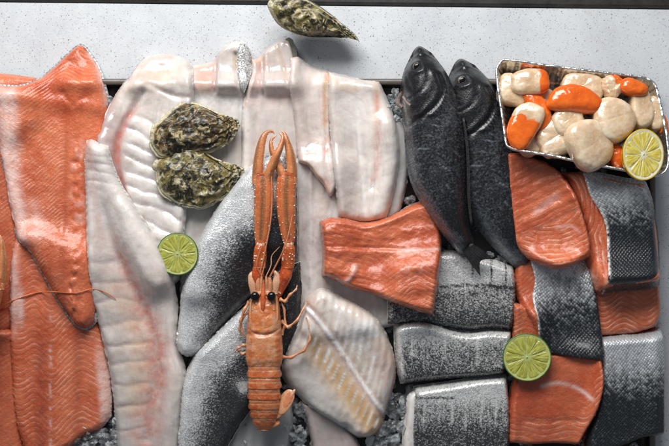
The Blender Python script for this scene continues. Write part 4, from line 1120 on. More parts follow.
# split rim from container: rings 4..10 are the rim
def part_from(r0, r1, caps):
    Vp = np.vstack(rings[r0:r1]); Fp = grid_faces(r1 - r0, n, wrap=True).tolist()
    return Vp, Fp
Vp, Fp = part_from(0, 6, 0); Fp.append(list(range(n - 1, -1, -1)))
V2, F2 = part_from(9, 15, 0); F2.append(list(range(5 * n, 6 * n)))
k0 = len(Vp); Vc = np.vstack([Vp, V2]); Fc = Fp + [[q + k0 for q in f] for f in F2]
mk('container', Vc, Fc, FOIL, foil)
V3, F3 = part_from(5, 10, 0)
mk('rim', V3, F3, FOIL, foil)
FOILROT = (FT, 0, 0)
xw, yw = w2(fx, fy, FZ + 12)
place_local(foil, (xw, yw, FZ), FOILROT)
sF = 1 - (FZ + 20) / H
foil.scale = (sF, sF, 1)
FM = Matrix.Translation((xw, yw, FZ)) @ Matrix.Rotation(FT, 4, 'X')

def blob(dim, e1=.8, e2=.9, seed=0, amp=1.0, n=(56, 84), bend=0.0, cell=9.0, tip=0.0, crease=0.0):
    v = np.linspace(-np.pi / 2, np.pi / 2, n[0])[:, None]; u = np.linspace(0, 2 * np.pi, n[1], endpoint=False)[None]
    sp = lambda a, e: np.sign(a) * np.abs(a) ** e
    X = sp(np.cos(v), e1) * sp(np.cos(u), e2); Y = sp(np.cos(v), e1) * sp(np.sin(u), e2); Z = sp(np.sin(v), e1) + 0 * u
    tap = 1 - tip * (X * .5 + .5)
    X0 = X.copy()
    X, Y, Z = X * dim[0], Y * dim[1] * tap, Z * dim[2] * tap
    Y = Y + bend * (X0 ** 2 - .4) * dim[0]
    nz = amp * 2 * (fbm(X / cell + seed * 3.1, Y / cell + Z / cell * .7, 90 + seed % 5) - .5)
    rr = np.sqrt(X ** 2 + Y ** 2 + Z ** 2) + 1e-6
    nz = nz + amp * .6 * (fbm(X / 3.2 + seed, Y / 3.2 + Z / 3, 93 + seed % 4) - .5) - crease * gauss(Y - .15 * X, 0, 1.6) * (Z > 0)
    V = np.stack([X * (1 + nz / rr), Y * (1 + nz / rr), Z * (1 + nz / rr)], -1)
    return V.reshape(-1, 3), grid_faces(n[0], n[1], wrap=True), X0.ravel()

def shellfish(name, label, px, py, zl, dim, rot=0, tilt=(0, 0), org=0.0, split=None, group=None, cat=None, **kw):
    """one piece in the foil tray; zl height above the tray floor of the piece's centre"""
    px = px + 2.5 * (px < 530) + 3.5 * (px < 515); py = py - 4 * (py > 144) * (px < 560); kw.setdefault('amp', 1.0); kw['amp'] *= .95
    if org < .5: kw.setdefault('e1', .45); kw.setdefault('e2', .78); kw.setdefault('tip', [.0, .18, -.12, .25, -.2][kw.get('seed', 0) % 5]); kw.setdefault('bend', [.08, -.1, .0, .14, -.05][kw.get('seed', 0) % 5])
    zl = zl - 2.0
    V, F, x0 = blob([dim[0] * 1.10, dim[1] * 1.10, dim[2] * .95], **kw)
    R_ = Matrix.Rotation(rot, 3, 'Z') @ Matrix.Rotation(tilt[0], 3, 'X') @ Matrix.Rotation(tilt[1], 3, 'Y')
    V = V @ np.array(R_).T
    ax, ay = to_local(px, py)
    lift = zl
    base = Vector((float(ax) * sF, float(ay) * sF, lift))
    wv = FM @ base
    V = V @ np.array(FM.to_3x3()).T + np.array(wv)
    o = np.full(len(V), org) if split is None else sst(split[1] * (x0 - split[0]) + .6 * (fbm(V[:, 0] / 9, V[:, 1] / 9, 161) - .5), -.3, .3)
    m = mk(name, V, F, SCAL, None, dict(org=o))
    return tag(m, label, cat or ('scallop' if org < .5 or split else 'scallop roe'), group)
G1, G2 = 'scallops in the foil tray', 'orange roes in the foil tray'
# floor layer
shellfish('scallop', 'greyish scallop low in the tray, in the shadow of the large orange roe', 541, 101, 12, (13, 12, 9), seed=1, group=G1)
shellfish('scallop', 'round pale scallop against the top wall of the foil tray', 583, 90, 15, (19, 13, 10), seed=2, rot=-.15, group=G1, amp=1.5)
shellfish('scallop', 'greyish scallop at the lower left wall, below the orange and white piece', 531, 149, 11, (13, 11, 9), seed=3, rot=.5, group=G1)
shellfish('scallop', 'beige scallop at the lower wall of the tray, left of the biggest one', 554, 146, 15, (17, 15, 12), seed=4, rot=.4, group=G1, amp=1.6, crease=1.2)
shellfish('scallop', 'square pale scallop in the upper left corner of the foil tray', 508, 92, 15, (15, 14.5, 10), e1=.6, e2=.6, seed=5, rot=-.25, group=G1)
shellfish('scallop', 'standing pale scallop beside the right wall, above the lemon', 641, 112, 18, (10, 21, 12), seed=6, rot=.1, group=G1)
shellfish('scallop', 'narrow pale scallop wedged between the right wall and its neighbour', 654, 117, 15, (6.5, 15, 10), seed=7, rot=.05, group=G1)
shellfish('scallop_roe', 'small orange roe partly hidden behind the lemon at the right wall', 662, 130, 16, (5, 12, 8), seed=8, org=1, rot=.15, group=G2)
shellfish('scallop_roe', 'small orange roe between the big scallop and the lemon', 615, 160, 15, (7.5, 11, 9), seed=9, org=1, rot=.2, group=G2)
shellfish('scallop_roe', 'thin orange roe strip high against the upper left wall', 533, 77, 20, (11, 4, 4), seed=10, org=1, rot=-.1, group=G2)
# upper layer
shellfish('scallop_roe', 'twisted orange roe tongue left of the big glossy one', 536, 115, 21, (22, 8.5, 8), seed=11, org=1, rot=-1.15, bend=-.28, group=G2, amp=1.4)
shellfish('scallop', 'beige wedge of scallop with an orange tip near the upper left corner', 526, 87, 25, (17, 11, 9), e1=.65, e2=.7, seed=12, rot=.05, split=(.45, 1), group=G1)
shellfish('scallop', 'scallop that is half orange and half white at the left wall', 520, 132, 23, (22, 15, 13), seed=13, rot=-2.05, tilt=(.1, .1), split=(-.15, 1), group=G1)
shellfish('scallop', 'beige scallop right below the big glossy orange roe', 566, 127, 22, (14, 13, 10), seed=14, rot=.3, group=G1, amp=1.5)
shellfish('scallop_roe', 'big glossy orange roe in the middle of the foil tray', 573, 108, 30, (25, 14, 12), seed=15, org=1, rot=-.12, bend=-.20, group=G2, amp=1.2, cell=12, tip=.22)
shellfish('scallop', 'torn scallop with orange shreds at the top wall of the tray', 612, 91, 23, (10, 11, 9), e1=.7, e2=.7, seed=16, rot=.6, split=(.3, 1), group=G1, amp=2.0, cell=5)
shellfish('scallop_roe', 'orange roe lobe in the upper right of the foil tray', 632, 94, 28, (13, 8.5, 8), seed=17, org=1, rot=-.25, group=G2, tip=.2)
shellfish('scallop', 'large round peach scallop in the right half of the tray', 611, 126, 26, (18.5, 23, 14), seed=18, rot=.15, group=G1, amp=.8, cell=16, crease=.4, e1=.6, e2=.9, bend=.0)
shellfish('scallop', 'biggest creamy scallop, spilling over the lower rim of the tray', 586, 151, 27, (20, 25, 13), e1=.62, e2=.8, seed=19, rot=.45, tilt=(.2, .12), group=G1, amp=1.1, cell=15, crease=.3, bend=0.0, tip=.2)

# ------------------------------------------------------------------ citrus halves
def citrus(name, label, px, py, rx, ry, z, nseg, mats, rot=(0, 0, 0), a0=.2, depth=.8):
    rind_m, pith_m, pulp_m = mats
    e = thing(name, label, name.split('_')[0], (0, 0, 0))
    r = 1.0
    def sc(V): return np.asarray(V) * np.array([rx, ry, (rx + ry) / 2])
    # rind: bowl with a thin lip
    prof = [(.0, -depth)] + [(math.sin(t), -depth * math.cos(t)) for t in np.linspace(.12, math.pi / 2 - .06, 14)] + [(1.0, -.05), (1.0, .0), (.985, .012), (.955, .010)]
    ns = 72; a = np.linspace(0, 2 * np.pi, ns, endpoint=False)
    V = []
    for (q, z_) in prof:
        q2 = max(q, .01)
        nz = 1 + .012 * (fbm(np.cos(a) * 3 + 9, np.sin(a) * 3 + 5, 95) - .5)
        V.append(np.stack([q2 * np.cos(a) * nz, q2 * np.sin(a) * nz, np.full(ns, z_)], 1))
    mk('rind', sc(np.vstack(V)), grid_faces(len(prof), ns, wrap=True), rind_m, e)
    # pith disc: from the rind to the centre, slightly sunk
    rr = [.962, .93, .88, .6, .3, .08, .012]; zz = [.008, .010, -.012, -.03, -.02, .006, .010]
    V = np.vstack([np.stack([q * np.cos(a), q * np.sin(a), np.full(ns, z_)], 1) for q, z_ in zip(rr, zz)])
    F = grid_faces(len(rr), ns, wrap=True).tolist(); F.append(list(range((len(rr) - 1) * ns, len(rr) * ns)))
    mk('pith', sc(V), F, pith_m, e)
    for i in range(nseg):
        wid = 2 * np.pi / nseg
        c0 = a0 + i * wid + random.uniform(-.05, .05) * wid; h = wid / 2 * random.uniform(.93, 1.03)
        nr_, na = 18, 22
        R_ = np.linspace(0, 1, nr_); Q = np.linspace(-1, 1, na)
        rad = .09 + R_ * (.90 - .09)
        gap = .007
        half = np.maximum(h - gap / rad, .02)
        # round the outer corners
        outer = rad[:, None] * (1 - .10 * np.abs(Q[None]) ** 5 * R_[:, None] ** 4)
        A_ = c0 + half[:, None] * Q[None]
        ed = np.minimum(np.minimum((1 - np.abs(Q))[None] * half[:, None] * rad[:, None] / .05, (1 - R_)[:, None] / .06), R_[:, None] / .05)
        Z = -.022 + .024 * np.sqrt(np.clip(1 - (1 - np.clip(ed, 0, 1)) ** 2, 0, 1)) + .012 * (fbm(outer * 14, A_ * 14, 97) - .5)
        V = np.stack([outer * np.cos(A_), outer * np.sin(A_), Z], -1).reshape(-1, 3)
        pol = np.stack([(A_ * 9 / wid * .7 + 20 * i), outer * 3.6, 0 * A_], -1).reshape(-1, 3)
        mk('segment', sc(V), grid_faces(nr_, na), pulp_m, e, dict(pol=pol))
    for ch in e.children:       # flip check is done by the renderer's smooth normals
        pass
    x, y = w2(px, py, z)
    k = 1 - z / H
    e.location = (x * .001, y * .001, z * .001); e.rotation_euler = rot; e.scale = (k, k, k)
    return e
LIME = (M_flat('lime_rind', (.060, .145, .014), .28, 0, .35, 120, .0006, coat=.3), M_flat('lime_pith', (.50, .55, .20), .3, 0, .12, 200, .0004, .3, (.003, .003, .001)),
        M_citrus('lime_pulp', (.36, .37, .050), (.49, .49, .11)))
LEMON = (M_flat('lemon_rind', (.72, .48, .020), .3, 0, .15, 120, .0007, coat=.3), M_flat('lemon_pith', (.78, .75, .55), .4, 0, .08, 200, .0004, .3, (.003, .003, .001)),
         M_citrus('lemon_pulp', (.66, .50, .055), (.78, .66, .19)))
citrus('lime_half', 'green lime half, cut face up, on the white fillet left of the sea bass', 177.5, 254, 21, 21.5, hm_at(178, 254, 14) + 12, 9, LIME, (math.radians(2), math.radians(-3), .1), .3, .75)
iy_, ix_ = hm_idx(*w2(527, 357, 30)); lime_z = float(np.percentile(HM[iy_ - 22:iy_ + 23, ix_ - 22:ix_ + 23], 97)) + 3
citrus('lime_half', 'green lime half, cut face up, on the salmon near the lower right', 527, 357.5, 24, 24.5, lime_z, 10, LIME, (math.radians(-2), math.radians(2), 1.2), .1, .75)
lp = FM @ Vector((float(to_local(643, 154)[0]), float(to_local(643, 154)[1]), HT + 13))
citrus('lemon_half', 'yellow lemon half leaning on the right corner of the foil tray', 643.5, 154.5, 22, 26.5, lp.z, 9, LEMON, (math.radians(-10), math.radians(10), -.25), .2, .8)

# ------------------------------------------------------------------ oysters
def oyster(name, label, outline, hinge, hgt, seed, mats, tilt=(0, 0), z=None, lower=9.0, group='oysters', low_out=1.04, low_shift=(0, 0)):
    d = dense(outline, closed=True, per=30)
    c = np.array(hinge, float)
    mid = d.mean(0)
    e = thing(name, label, 'oyster', (0, 0, 0), group)
    th = np.arctan2(-(d[:, 1] - c[1]), d[:, 0] - c[0]); rad = np.hypot(d[:, 0] - c[0], d[:, 1] - c[1])
    od = np.argsort(th); th, rad = th[od], rad[od]
    nt, nr_ = 220, 60
    a = np.linspace(-np.pi, np.pi, nt, endpoint=False)
    Rr = np.interp(a, th, rad, period=2 * np.pi)
    rho = np.linspace(0.0, 1, nr_)[:, None]
    X = rho * Rr * np.cos(a); Y = rho * Rr * np.sin(a)
    # distance to edge for dome height, measured from the middle of the shell
    mx, my = mid[0] - c[0], -(mid[1] - c[1])
    th2 = np.arctan2(-(d[:, 1] - mid[1]), d[:, 0] - mid[0]); rad2 = np.hypot(d[:, 0] - mid[0], d[:, 1] - mid[1]); od = np.argsort(th2)
    am = np.arctan2(Y - my, X - mx); Rm = np.interp(am, th2[od], rad2[od], period=2 * np.pi)
    q = np.clip(np.hypot(X - mx, Y - my) / Rm, 0, 1)
    dome = hgt * (1 - q ** 2.4)
    nz = fbm(X / 9 + 31 + seed, Y / 9, 100 + seed)
    lay = rho * 3.2 + 1.6 * (fbm(X / 13 + 7 * seed, Y / 13, 104 + seed) - .5) + .35 * np.sin(a * 9 + seed) * rho
    fr = lay % 1.0
    # each growth layer rises to a lip and drops
    step = 2.6 * fr ** 1.5 * sst(rho, .05, .2)
    fold = 1.3 * np.sin(a * 7 + 5 * nz + seed) * rho ** 2 + 5.0 * (nz - .5) + .7 * (fbm(X / 3.5, Y / 3.5 + seed, 106) - .5)
    Z = lower + dome + step + fold * (.4 + .6 * sst(1 - q, 0, .2))
    wob = 1 + .035 * (fbm(a * 7 + 30, a * 0 + seed, 108) - .5) * rho * 2
    X2, Y2 = X * wob, Y * wob
    ox, oy = mx, my
    lip = .55 * gauss(fr, .97, .10) * sst(rho, .15, .3) * (fbm(X / 8, Y / 8, 107) > .5) + sst(rho, .955, .985) * np.ones_like(a)
    V = np.stack([X2 - ox, Y2 - oy, Z], -1).reshape(-1, 3)
    # underside of the upper valve so that it has thickness
    Zu = np.minimum(Z - 1.6, lower + .2 * dome + .0 * Z)
    Vu = np.stack([X2 * .985 - ox, Y2 * .985 - oy, Zu], -1).reshape(-1, 3)
    n = nr_ * nt
    F = np.vstack([grid_faces(nr_, nt, wrap=True), grid_faces(nr_, nt, n, True, True),
                   np.stack([(nr_ - 1) * nt + np.arange(nt), n + (nr_ - 1) * nt + np.arange(nt), n + (nr_ - 1) * nt + (np.arange(nt) + 1) % nt, (nr_ - 1) * nt + (np.arange(nt) + 1) % nt], 1)])
    rf = np.broadcast_to(rho, X.shape).ravel()
    up = mk('upper_shell', np.vstack([V, Vu]), F, mats[0], e, dict(rho=np.r_[rf, rf], fr=np.clip(np.r_[lip.ravel(), lip.ravel()], 0, 1)))
    # lower cupped valve: slightly wider, layered sides
    nl = 26
    rl = np.linspace(0, 1, nl)[:, None]
    prof_r = np.sin(rl * np.pi / 2) ** .6; prof_z = lower * (1 - np.cos(rl * np.pi / 2)) ** .9
    edge = low_out * (1 + .05 * (fbm(a * 6, a * 0 + 3 + seed, 110) - .5))
    lf = (rl * 5 + .8 * (fbm(a * 3 + 9, rl * 3 + 0 * a, 112) - .5)) % 1.0
    Xl = (X2[-1] - ox) * prof_r * edge * (1 + .035 * (lf - .5)) + low_shift[0]; Yl = (Y2[-1] - oy) * prof_r * edge * (1 + .035 * (lf - .5)) + low_shift[1]
    Zl = prof_z + Z[-1] * 0 + (Z[-1] - lower - .8) * rl ** 3
    V1 = np.stack([Xl, Yl, Zl], -1).reshape(-1, 3)
    Xi = Xl[-1] * .93; Yi = Yl[-1] * .93
    V2 = np.stack([Xi, Yi, Zl[-1] - .4], -1)
    n1 = nl * nt
    F1 = np.vstack([grid_faces(nl, nt, flip=True, wrap=True), np.stack([n1 - nt + np.arange(nt), n1 - nt + (np.arange(nt) + 1) % nt, n1 + (np.arange(nt) + 1) % nt, n1 + np.arange(nt)], 1)])
    fl = np.clip(gauss(lf, .95, .12) * .8 + sst(rl, .93, .98), 0, 1) + 0 * Xl
    mk('lower_shell', np.vstack([V1, V2]), F1, mats[1], e, dict(rho=np.r_[(rl + 0 * Xl).ravel(), np.ones(nt)], fr=np.r_[fl.ravel(), np.ones(nt)]))
    zz = z if z is not None else hm_at(mid[0], mid[1], 22) - 1
    x, y = w2(mid[0], mid[1], zz + lower)
    k = 1 - (zz + lower) / H
    e.location = (x * .001, y * .001, zz * .001); e.rotation_euler = (tilt[0], tilt[1], 0); e.scale = (k, k, 1)
    splat_tree(e)
    return e
oyster('oyster', 'brown black closed oyster on the white ribbed fillet, upper one of the touching pair',
       [(150, 139), (154, 128), (161, 121), (170, 112), (183, 103), (199, 106), (215, 113), (228, 118), (236, 121), (236, 129), (228, 142), (214, 150), (198, 154), (178, 156), (160, 156)], (226, 126), 11, 1, (OYSD, OYS), (math.radians(-4), math.radians(3)))
oyster('oyster', 'olive green closed oyster with a pale frilled rim, lower one of the touching pair',
       [(156, 166), (164, 154), (176, 146), (188, 143), (200, 150), (211, 158), (224, 163), (240, 168), (240, 178), (233, 188), (222, 198), (204, 208), (188, 207), (174, 203), (163, 193), (157, 180)], (230, 172), 12, 2, (OYS, OYS), (math.radians(-2), math.radians(2)))
oyster('oyster', 'dark oyster tilted on the pale counter at the top edge of the photo',
       [(269, -3), (274, 9), (286, 20), (303, 26), (320, 27), (336, 27), (347, 27), (356, 29), (350, 22), (340, 14), (328, 4), (316, -4), (300, -12), (282, -14)], (344, 24), 9, 3, (OYS, OYSB), (math.radians(26), math.radians(4)), z=14, lower=22, low_out=1.04, low_shift=(0, 0))

# ------------------------------------------------------------------ langoustine (built round the origin; photo point 264,340 is the origin)
LX, LY = 264, 340
def lo(px, py, z): return (px - LX, LY - py, z)
ATT = ('bead', 'red', 'brown', 'palew')
def build_prawn(label):
    e = thing('langoustine', label, 'langoustine', (0, 0, 0), 'langoustines')
    # body: carapace and tail in one skin
    st = np.array([  # py, half width, top height, centre height
        (289, 7.5, 15, 10), (293, 11.5, 17.5, 10), (299, 14, 19.5, 10), (308, 15.6, 22, 10), (320, 16.8, 24, 10), (331, 17.6, 25, 10), (334.5, 17.4, 23.6, 10), (338, 18.2, 25.2, 10),
        (350, 18.8, 25.2, 10), (360, 18.5, 24.6, 10), (365.5, 17.4, 22.6, 10), (368, 16.6, 22.4, 10), (380, 16.8, 22.6, 10), (392, 16.4, 21.4, 9.6), (404, 15.6, 19.2, 9), (414, 14.2, 16.2, 8), (422, 12.2, 12.8, 6.6), (428, 9.5, 9.6, 5.4), (432, 5.5, 6.5, 4.2)])
    py = np.arange(289, 432.2, .6)
    hw, ht, hc = (np.interp(py, st[:, 0], st[:, k]) for k in (1, 2, 3))
    ker = np.ones(5) / 5
    sm = lambda v: np.convolve(np.pad(v, 2, mode='edge'), ker, 'valid')
    hw, ht, hc = sm(hw), sm(ht), sm(hc)
    seg = np.interp(py, [289, 366, 377.5, 389, 400, 410, 419, 426.5, 432.2], [-6, 0, 1, 2, 3, 4, 5, 6, 6.9]); fs = seg % 1.0; tail = sst(py, 365.5, 367.5)
    # a low step at the end of every tail ring
    rad = 1 + tail * (.055 * fs ** 1.4 - .028 - .05 * gauss(fs, .0, .06) - .02 * gauss(fs, .38, .05))
    a = np.linspace(-.62 * np.pi, 1.62 * np.pi - np.pi, 40)
    a = np.linspace(-math.pi / 2, 1.5 * math.pi, 56, endpoint=False)
    ca, sa = np.cos(a), np.sin(a)
    sh = lambda v, p: np.sign(v) * np.abs(v) ** p
    X = hw[:, None] * rad[:, None] * sh(ca, .86)[None]
    up = (ht - hc)[:, None] * rad[:, None]; dn = hc[:, None] * .8
    Z = hc[:, None] + np.where(sa[None] > 0, up * sh(sa, .9)[None], dn * sa[None])
    # pleura: points at the lower sides of the tail rings
    X = X + np.sign(ca)[None] * tail[:, None] * 1.3 * gauss(fs, .75, .25)[:, None] * gauss(sa, -.25, .3)[None]
    # lengthwise grooves of the carapace
    car = (1 - tail)[:, None]
    PY = py[:, None] + 0 * X
    gv = gauss(PY - 334.5 + 6 * (X / 16) ** 2, 0, 1.3) * car
    Z = Z - 1.3 * gv * (sa[None] > 0) - .5 * gauss(np.abs(X), 9.5 - .02 * (PY - 330), 1.0) * car * (PY > 338) * (sa[None] > .2)
    Z = Z + .5 * (fbm(X / 3, PY / 3, 120) - .5) * 2 + .5 * (fbm(X / 8, PY / 7, 123) - .5) * 2
    V = np.stack([X + 0 * PY, LY - PY, Z], -1)
    pale = np.clip(.55 * gauss(fs, .06, .07)[:, None] * tail[:, None] + .35 * gauss(fs, .4, .08)[:, None] * tail[:, None] + .30 * gauss(PY, 344, 8) * (np.abs(X) < 11) * car + .75 * gauss(sa, -.2, .3)[None] * tail[:, None] + .3 * gauss(PY, 336, 1.6) * car, 0, 1)
    red = np.clip(.5 * gauss(X, 0, 2.5) * (1 - sst(PY, 296, 312)) + .30 * tail[:, None] * gauss(fs, .7, .3)[:, None] + .16 * gauss(X, 0, 6) * car, 0, 1)
    mot = fbm(X / 5, PY / 6, 125); pale = np.clip(pale + .45 * sst(mot, .5, .72) * (1 - .4 * tail[:, None]), 0, 1); red = np.clip(red + .22 * tail[:, None] + .35 * sst(fbm(X / 4 + 9, PY / 5, 127), .5, .7) + .25 * gauss(np.abs(X), 16, 4) * car, 0, 1)
    acc = Acc(*ATT)
    acc.add(V.reshape(-1, 3), grid_faces(len(py), len(a), wrap=True).tolist() + [list(range(len(a) - 1, -1, -1)), list(range((len(py) - 1) * len(a), len(py) * len(a)))], palew=pale.ravel(), red=red.ravel())
    # rostrum with spines, growing out of the carapace
    V, F, al, an = tube([lo(263.5, 312, 22.4), lo(263.4, 303, 22.5), lo(263.4, 294, 21.5), lo(263.8, 286, 21), lo(264.3, 279, 21.5)], [1.2, 2.6, 2.4, 1.5, .3], 12, flat=.8)
    acc.add(V, F, red=.75)
    for s in (-1, 1):
        for (q, r_) in ((300, 7.0), (306, 10.5)):
            V, F, al, an = tube([lo(263.6 + s * r_, q + 4, 20.5 - .1 * r_), lo(263.6 + s * r_ * .98, q - 1.5, 21.5 - .1 * r_)], [1.1, .2], 8); acc.add(V, F, palew=.5)
        # carapace rim line
        V, F, al, an = tube([lo(264 + s * 9.5, 294, 17), lo(264 + s * 12.6, 302, 17.5), lo(264 + s * 13.6, 314, 18.5), lo(264 + s * 13.0, 328, 19.5)], [.8, 1.1, 1.0, .4], 8); acc.add(V, F, palew=.55)
    acc.build('body', PRAWN, e)
    # eyes
    for s in (-1, 1):
        c = np.array(lo(263.6 + s * 8.3, 296.5, 20.8))
        ac = Acc(*ATT); V, F, al, an = tube([lo(263.6 + s * 3.5, 294, 17.5), lo(263.6 + s * 6.4, 295.6, 19.6)], [1.8, 2.4], 10); ac.add(V, F, palew=.4)
        stk = ac.build('eye_stalk', PRAWN, e)
        mk('eye', I3V * np.array([4.4, 4.9, 4.0]) + c, I3F, EYE, stk)
    # antennal scales and feeler bases
    for s in (-1, 1):
        ac = Acc(*ATT)
        V, F, al, an = tube([lo(264 + s * 10.5, 294, 12), lo(264 + s * 12, 284, 13.5), lo(264 + s * 12.5, 276, 13), lo(264 + s * 10.0, 271, 12)], [3.0, 3.9, 3.4, 1.0], 12, flat=.45); ac.add(V, F, palew=.75)
        ac.build('antennal_scale', PRAWN, e)
        ac = Acc(*ATT)
        V, F, al, an = tube([lo(264 + s * 5.5, 292, 14), lo(264 + s * 6, 284, 15), lo(264 + s * 5.2, 277, 15)], [2.4, 2.3, 1.6], 12); ac.add(V, F, palew=.35, red=.2)
        V, F, al, an = tube([lo(264 + s * 2.6, 290, 15), lo(264 + s * 2.6, 282, 16.5), lo(264 + s * 2.2, 276, 17)], [1.6, 1.5, 1.0], 10); ac.add(V, F, palew=.5)
        ac.build('antenna_base', PRAWN, e)
    # antennae and antennules
    def feeler(name, pts, r0, r1, **kw):
        ac = Acc(*ATT); V, F, al, an = tube(pts, [r0, (r0 + r1) / 2, r1], 8, per=10); ac.add(V, F, **kw); ac.build(name, PRAWN, e)
    feeler('antenna', [lo(258.8, 278, 15), lo(263, 262, 19), lo(267, 244, 23), lo(271, 222, 26), lo(272.5, 200, 26), lo(272, 176, 26)], .95, .5, palew=.35, red=.45)
    feeler('antenna', [lo(269.5, 278, 15), lo(277, 264, 20), lo(284, 250, 26), lo(289, 234, 27), lo(293, 214, 25)], .95, .5, palew=.25, red=.6)
    feeler('antennule', [lo(262, 277, 17), lo(257, 265, 20), lo(261, 250, 23), lo(264, 243, 24)], .55, .3, palew=.3, red=.5)
    feeler('antennule', [lo(266, 277, 17), lo(271, 266, 18), lo(272, 256, 18), lo(280, 247, 22)], .55, .3, palew=.8)
    feeler('antennule', [lo(261.5, 277, 17), lo(265, 262, 18), lo(262, 250, 20)], .5, .3, palew=.5, red=.3)
    # claws
    def claw(palm, prad, fingers, arm, arad, brown_side, merus, mrad):
        ac = Acc(*ATT)
        V, F, al, an = tube(palm, prad, 26, per=14, flat=.72)
        br = sst(np.sin(an), 0, .3) * gauss(np.cos(an) - .05 * brown_side, 0, .26) * sst(al, .05, .15) * (1 - sst(al, .9, .98))
        br2 = gauss(np.cos(an), .93 * brown_side, .10) * (np.sin(an) > 0)
        V = V + np.array([0, 0, 1]) * (-.9 * br)[:, None]
        ac.add(V, F, brown=np.clip(br * 1.15 + .5 * br2, 0, 1), palew=.04, red=.30 + .25 * gauss(np.abs(np.cos(an)), .6, .2) + .2 * (1 - sst(al, .0, .25)) + .30 * gauss(al, .95, .07))
        P = dense(palm, per=14); u = np.linspace(0, 1, len(P)); rr = np.interp(u, np.linspace(0, 1, len(prad)), prad)
        T = np.gradient(P, axis=0); T /= np.linalg.norm(T, axis=1)[:, None]; side = np.cross(T, [0, 0, 1])
        for s, zc in ((-.84, .36), (.84, .36), (-.45, .60), (.45, .60)):
            cnt = 11 if abs(s) > .6 else 7
            for q in np.linspace(.06, .94, cnt):
                i = int(q * (len(P) - 1)); c = P[i] + side[i] * rr[i] * s + np.array([0, 0, rr[i] * zc])
                sz = (.80 if abs(s) > .6 else .55) * random.uniform(.55, 1.25); c = c + np.array([random.uniform(-.5, .5), random.uniform(-1.2, 1.2), 0])
                ac.add(I2V * sz + c, I2F, bead=1.0)
        ob = ac.build('claw', PRAWN, e)
        for fp, fr_, nm, kw in fingers:
            fa = Acc(*ATT)
            V, F, al, an = tube(fp, fr_, 16, per=12, flat=.8)
            b = gauss(np.cos(an), kw * .55, .34) * (np.sin(an) > -.2) * sst(al, .04, .12) * (1 - sst(al, .78, .92))
            fa.add(V, F, brown=.95 * b, palew=.12 + .8 * sst(al, .86, .98), red=.22 * (1 - sst(al, 0, .3)))
            Pf = dense(fp, per=12); rf = np.interp(np.linspace(0, 1, len(Pf)), np.linspace(0, 1, len(fr_)), fr_)
            Tf = np.gradient(Pf, axis=0); Tf /= np.linalg.norm(Tf, axis=1)[:, None]; sf = np.cross(Tf, [0, 0, 1])
            for q in np.linspace(.12, .75, 8):
                i = int(q * (len(Pf) - 1)); c = Pf[i] - sf[i] * kw * rf[i] * .92 + np.array([0, 0, rf[i] * .2])
                fa.add(I2V * .7 * random.uniform(.7, 1.1) + c, I2F, bead=.9)
            fa.build(nm, PRAWN, ob)
        aa = Acc(*ATT)
        V, F, al, an = tube(arm, arad, 20, per=12, flat=.85); aa.add(V, F, red=.75, palew=.12 * sst(al, .8, 1))
        P = dense(arm, per=12); rr = np.interp(np.linspace(0, 1, len(P)), np.linspace(0, 1, len(arad)), arad)
        for _ in range(16):
            i = random.randrange(4, len(P) - 4); s = random.uniform(-.85, .85)
            c = P[i] + np.array([rr[i] * s, 0, .85 * rr[i] * math.sqrt(1 - s * s)]); aa.add(I2V * random.uniform(.5, .95) + c, I2F, bead=.9)
        # pale knobs at the wrist
        for s in (-1, 1): aa.add(I2V * np.array([1.8, 2.6, 1.8]) + P[-3] + np.array([2.6 * s, -1, 2.5]), I2F, palew=.8)
        aa.build('claw_wrist', PRAWN, ob)
        am = Acc(*ATT)
        V, F, al, an = tube(merus, mrad, 20, per=12, flat=.8); am.add(V, F, red=.95)
        P = dense(merus, per=12)
        for _ in range(16):
            i = random.randrange(3, len(P) - 3); s = random.uniform(-.8, .8)
            am.add(I2V * random.uniform(.5, .9) + P[i] + np.array([4.8 * s, 0, 3.7 * math.sqrt(1 - s * s)]), I2F, bead=.8)
        am.build('claw_arm', PRAWN, ob)
    zc = 16
    claw([lo(260.5, 246, zc), lo(261.5, 236, zc), lo(263, 216, zc + 1), lo(263.8, 196, zc + 1), lo(263.5, 181, zc), lo(262.5, 173, zc)], [5.0, 7.4, 9.4, 10.0, 9.6, 8.0],
         [([lo(257.4, 184, zc), lo(257.8, 168, zc), lo(260, 150, zc), lo(263.5, 137, zc - .5), lo(267.5, 132, zc - 1), lo(272, 131.5, zc - 1), lo(274.5, 134, zc - 1)], [5.6, 5.4, 4.6, 3.4, 2.0, 1.3, .5], 'fixed_finger', -1),
          ([lo(267, 183, zc + 2), lo(270.5, 170, zc + 5), lo(276, 158, zc + 7), lo(281, 147, zc + 7), lo(283, 138, zc + 6), lo(279.5, 133.5, zc + 5)], [4.4, 4.6, 4.1, 3.0, 1.8, .6], 'movable_finger', 1)],
         [lo(259.5, 268, 13), lo(259.8, 258, 14), lo(260.5, 249, zc), lo(260.8, 243, zc)], [6.2, 7.0, 6.4, 4.4], -1, [lo(256, 297, 7), lo(256.5, 287, 9), lo(257.5, 276, 12), lo(259, 264, 13)], [4.0, 5.0, 6.6, 5.4])
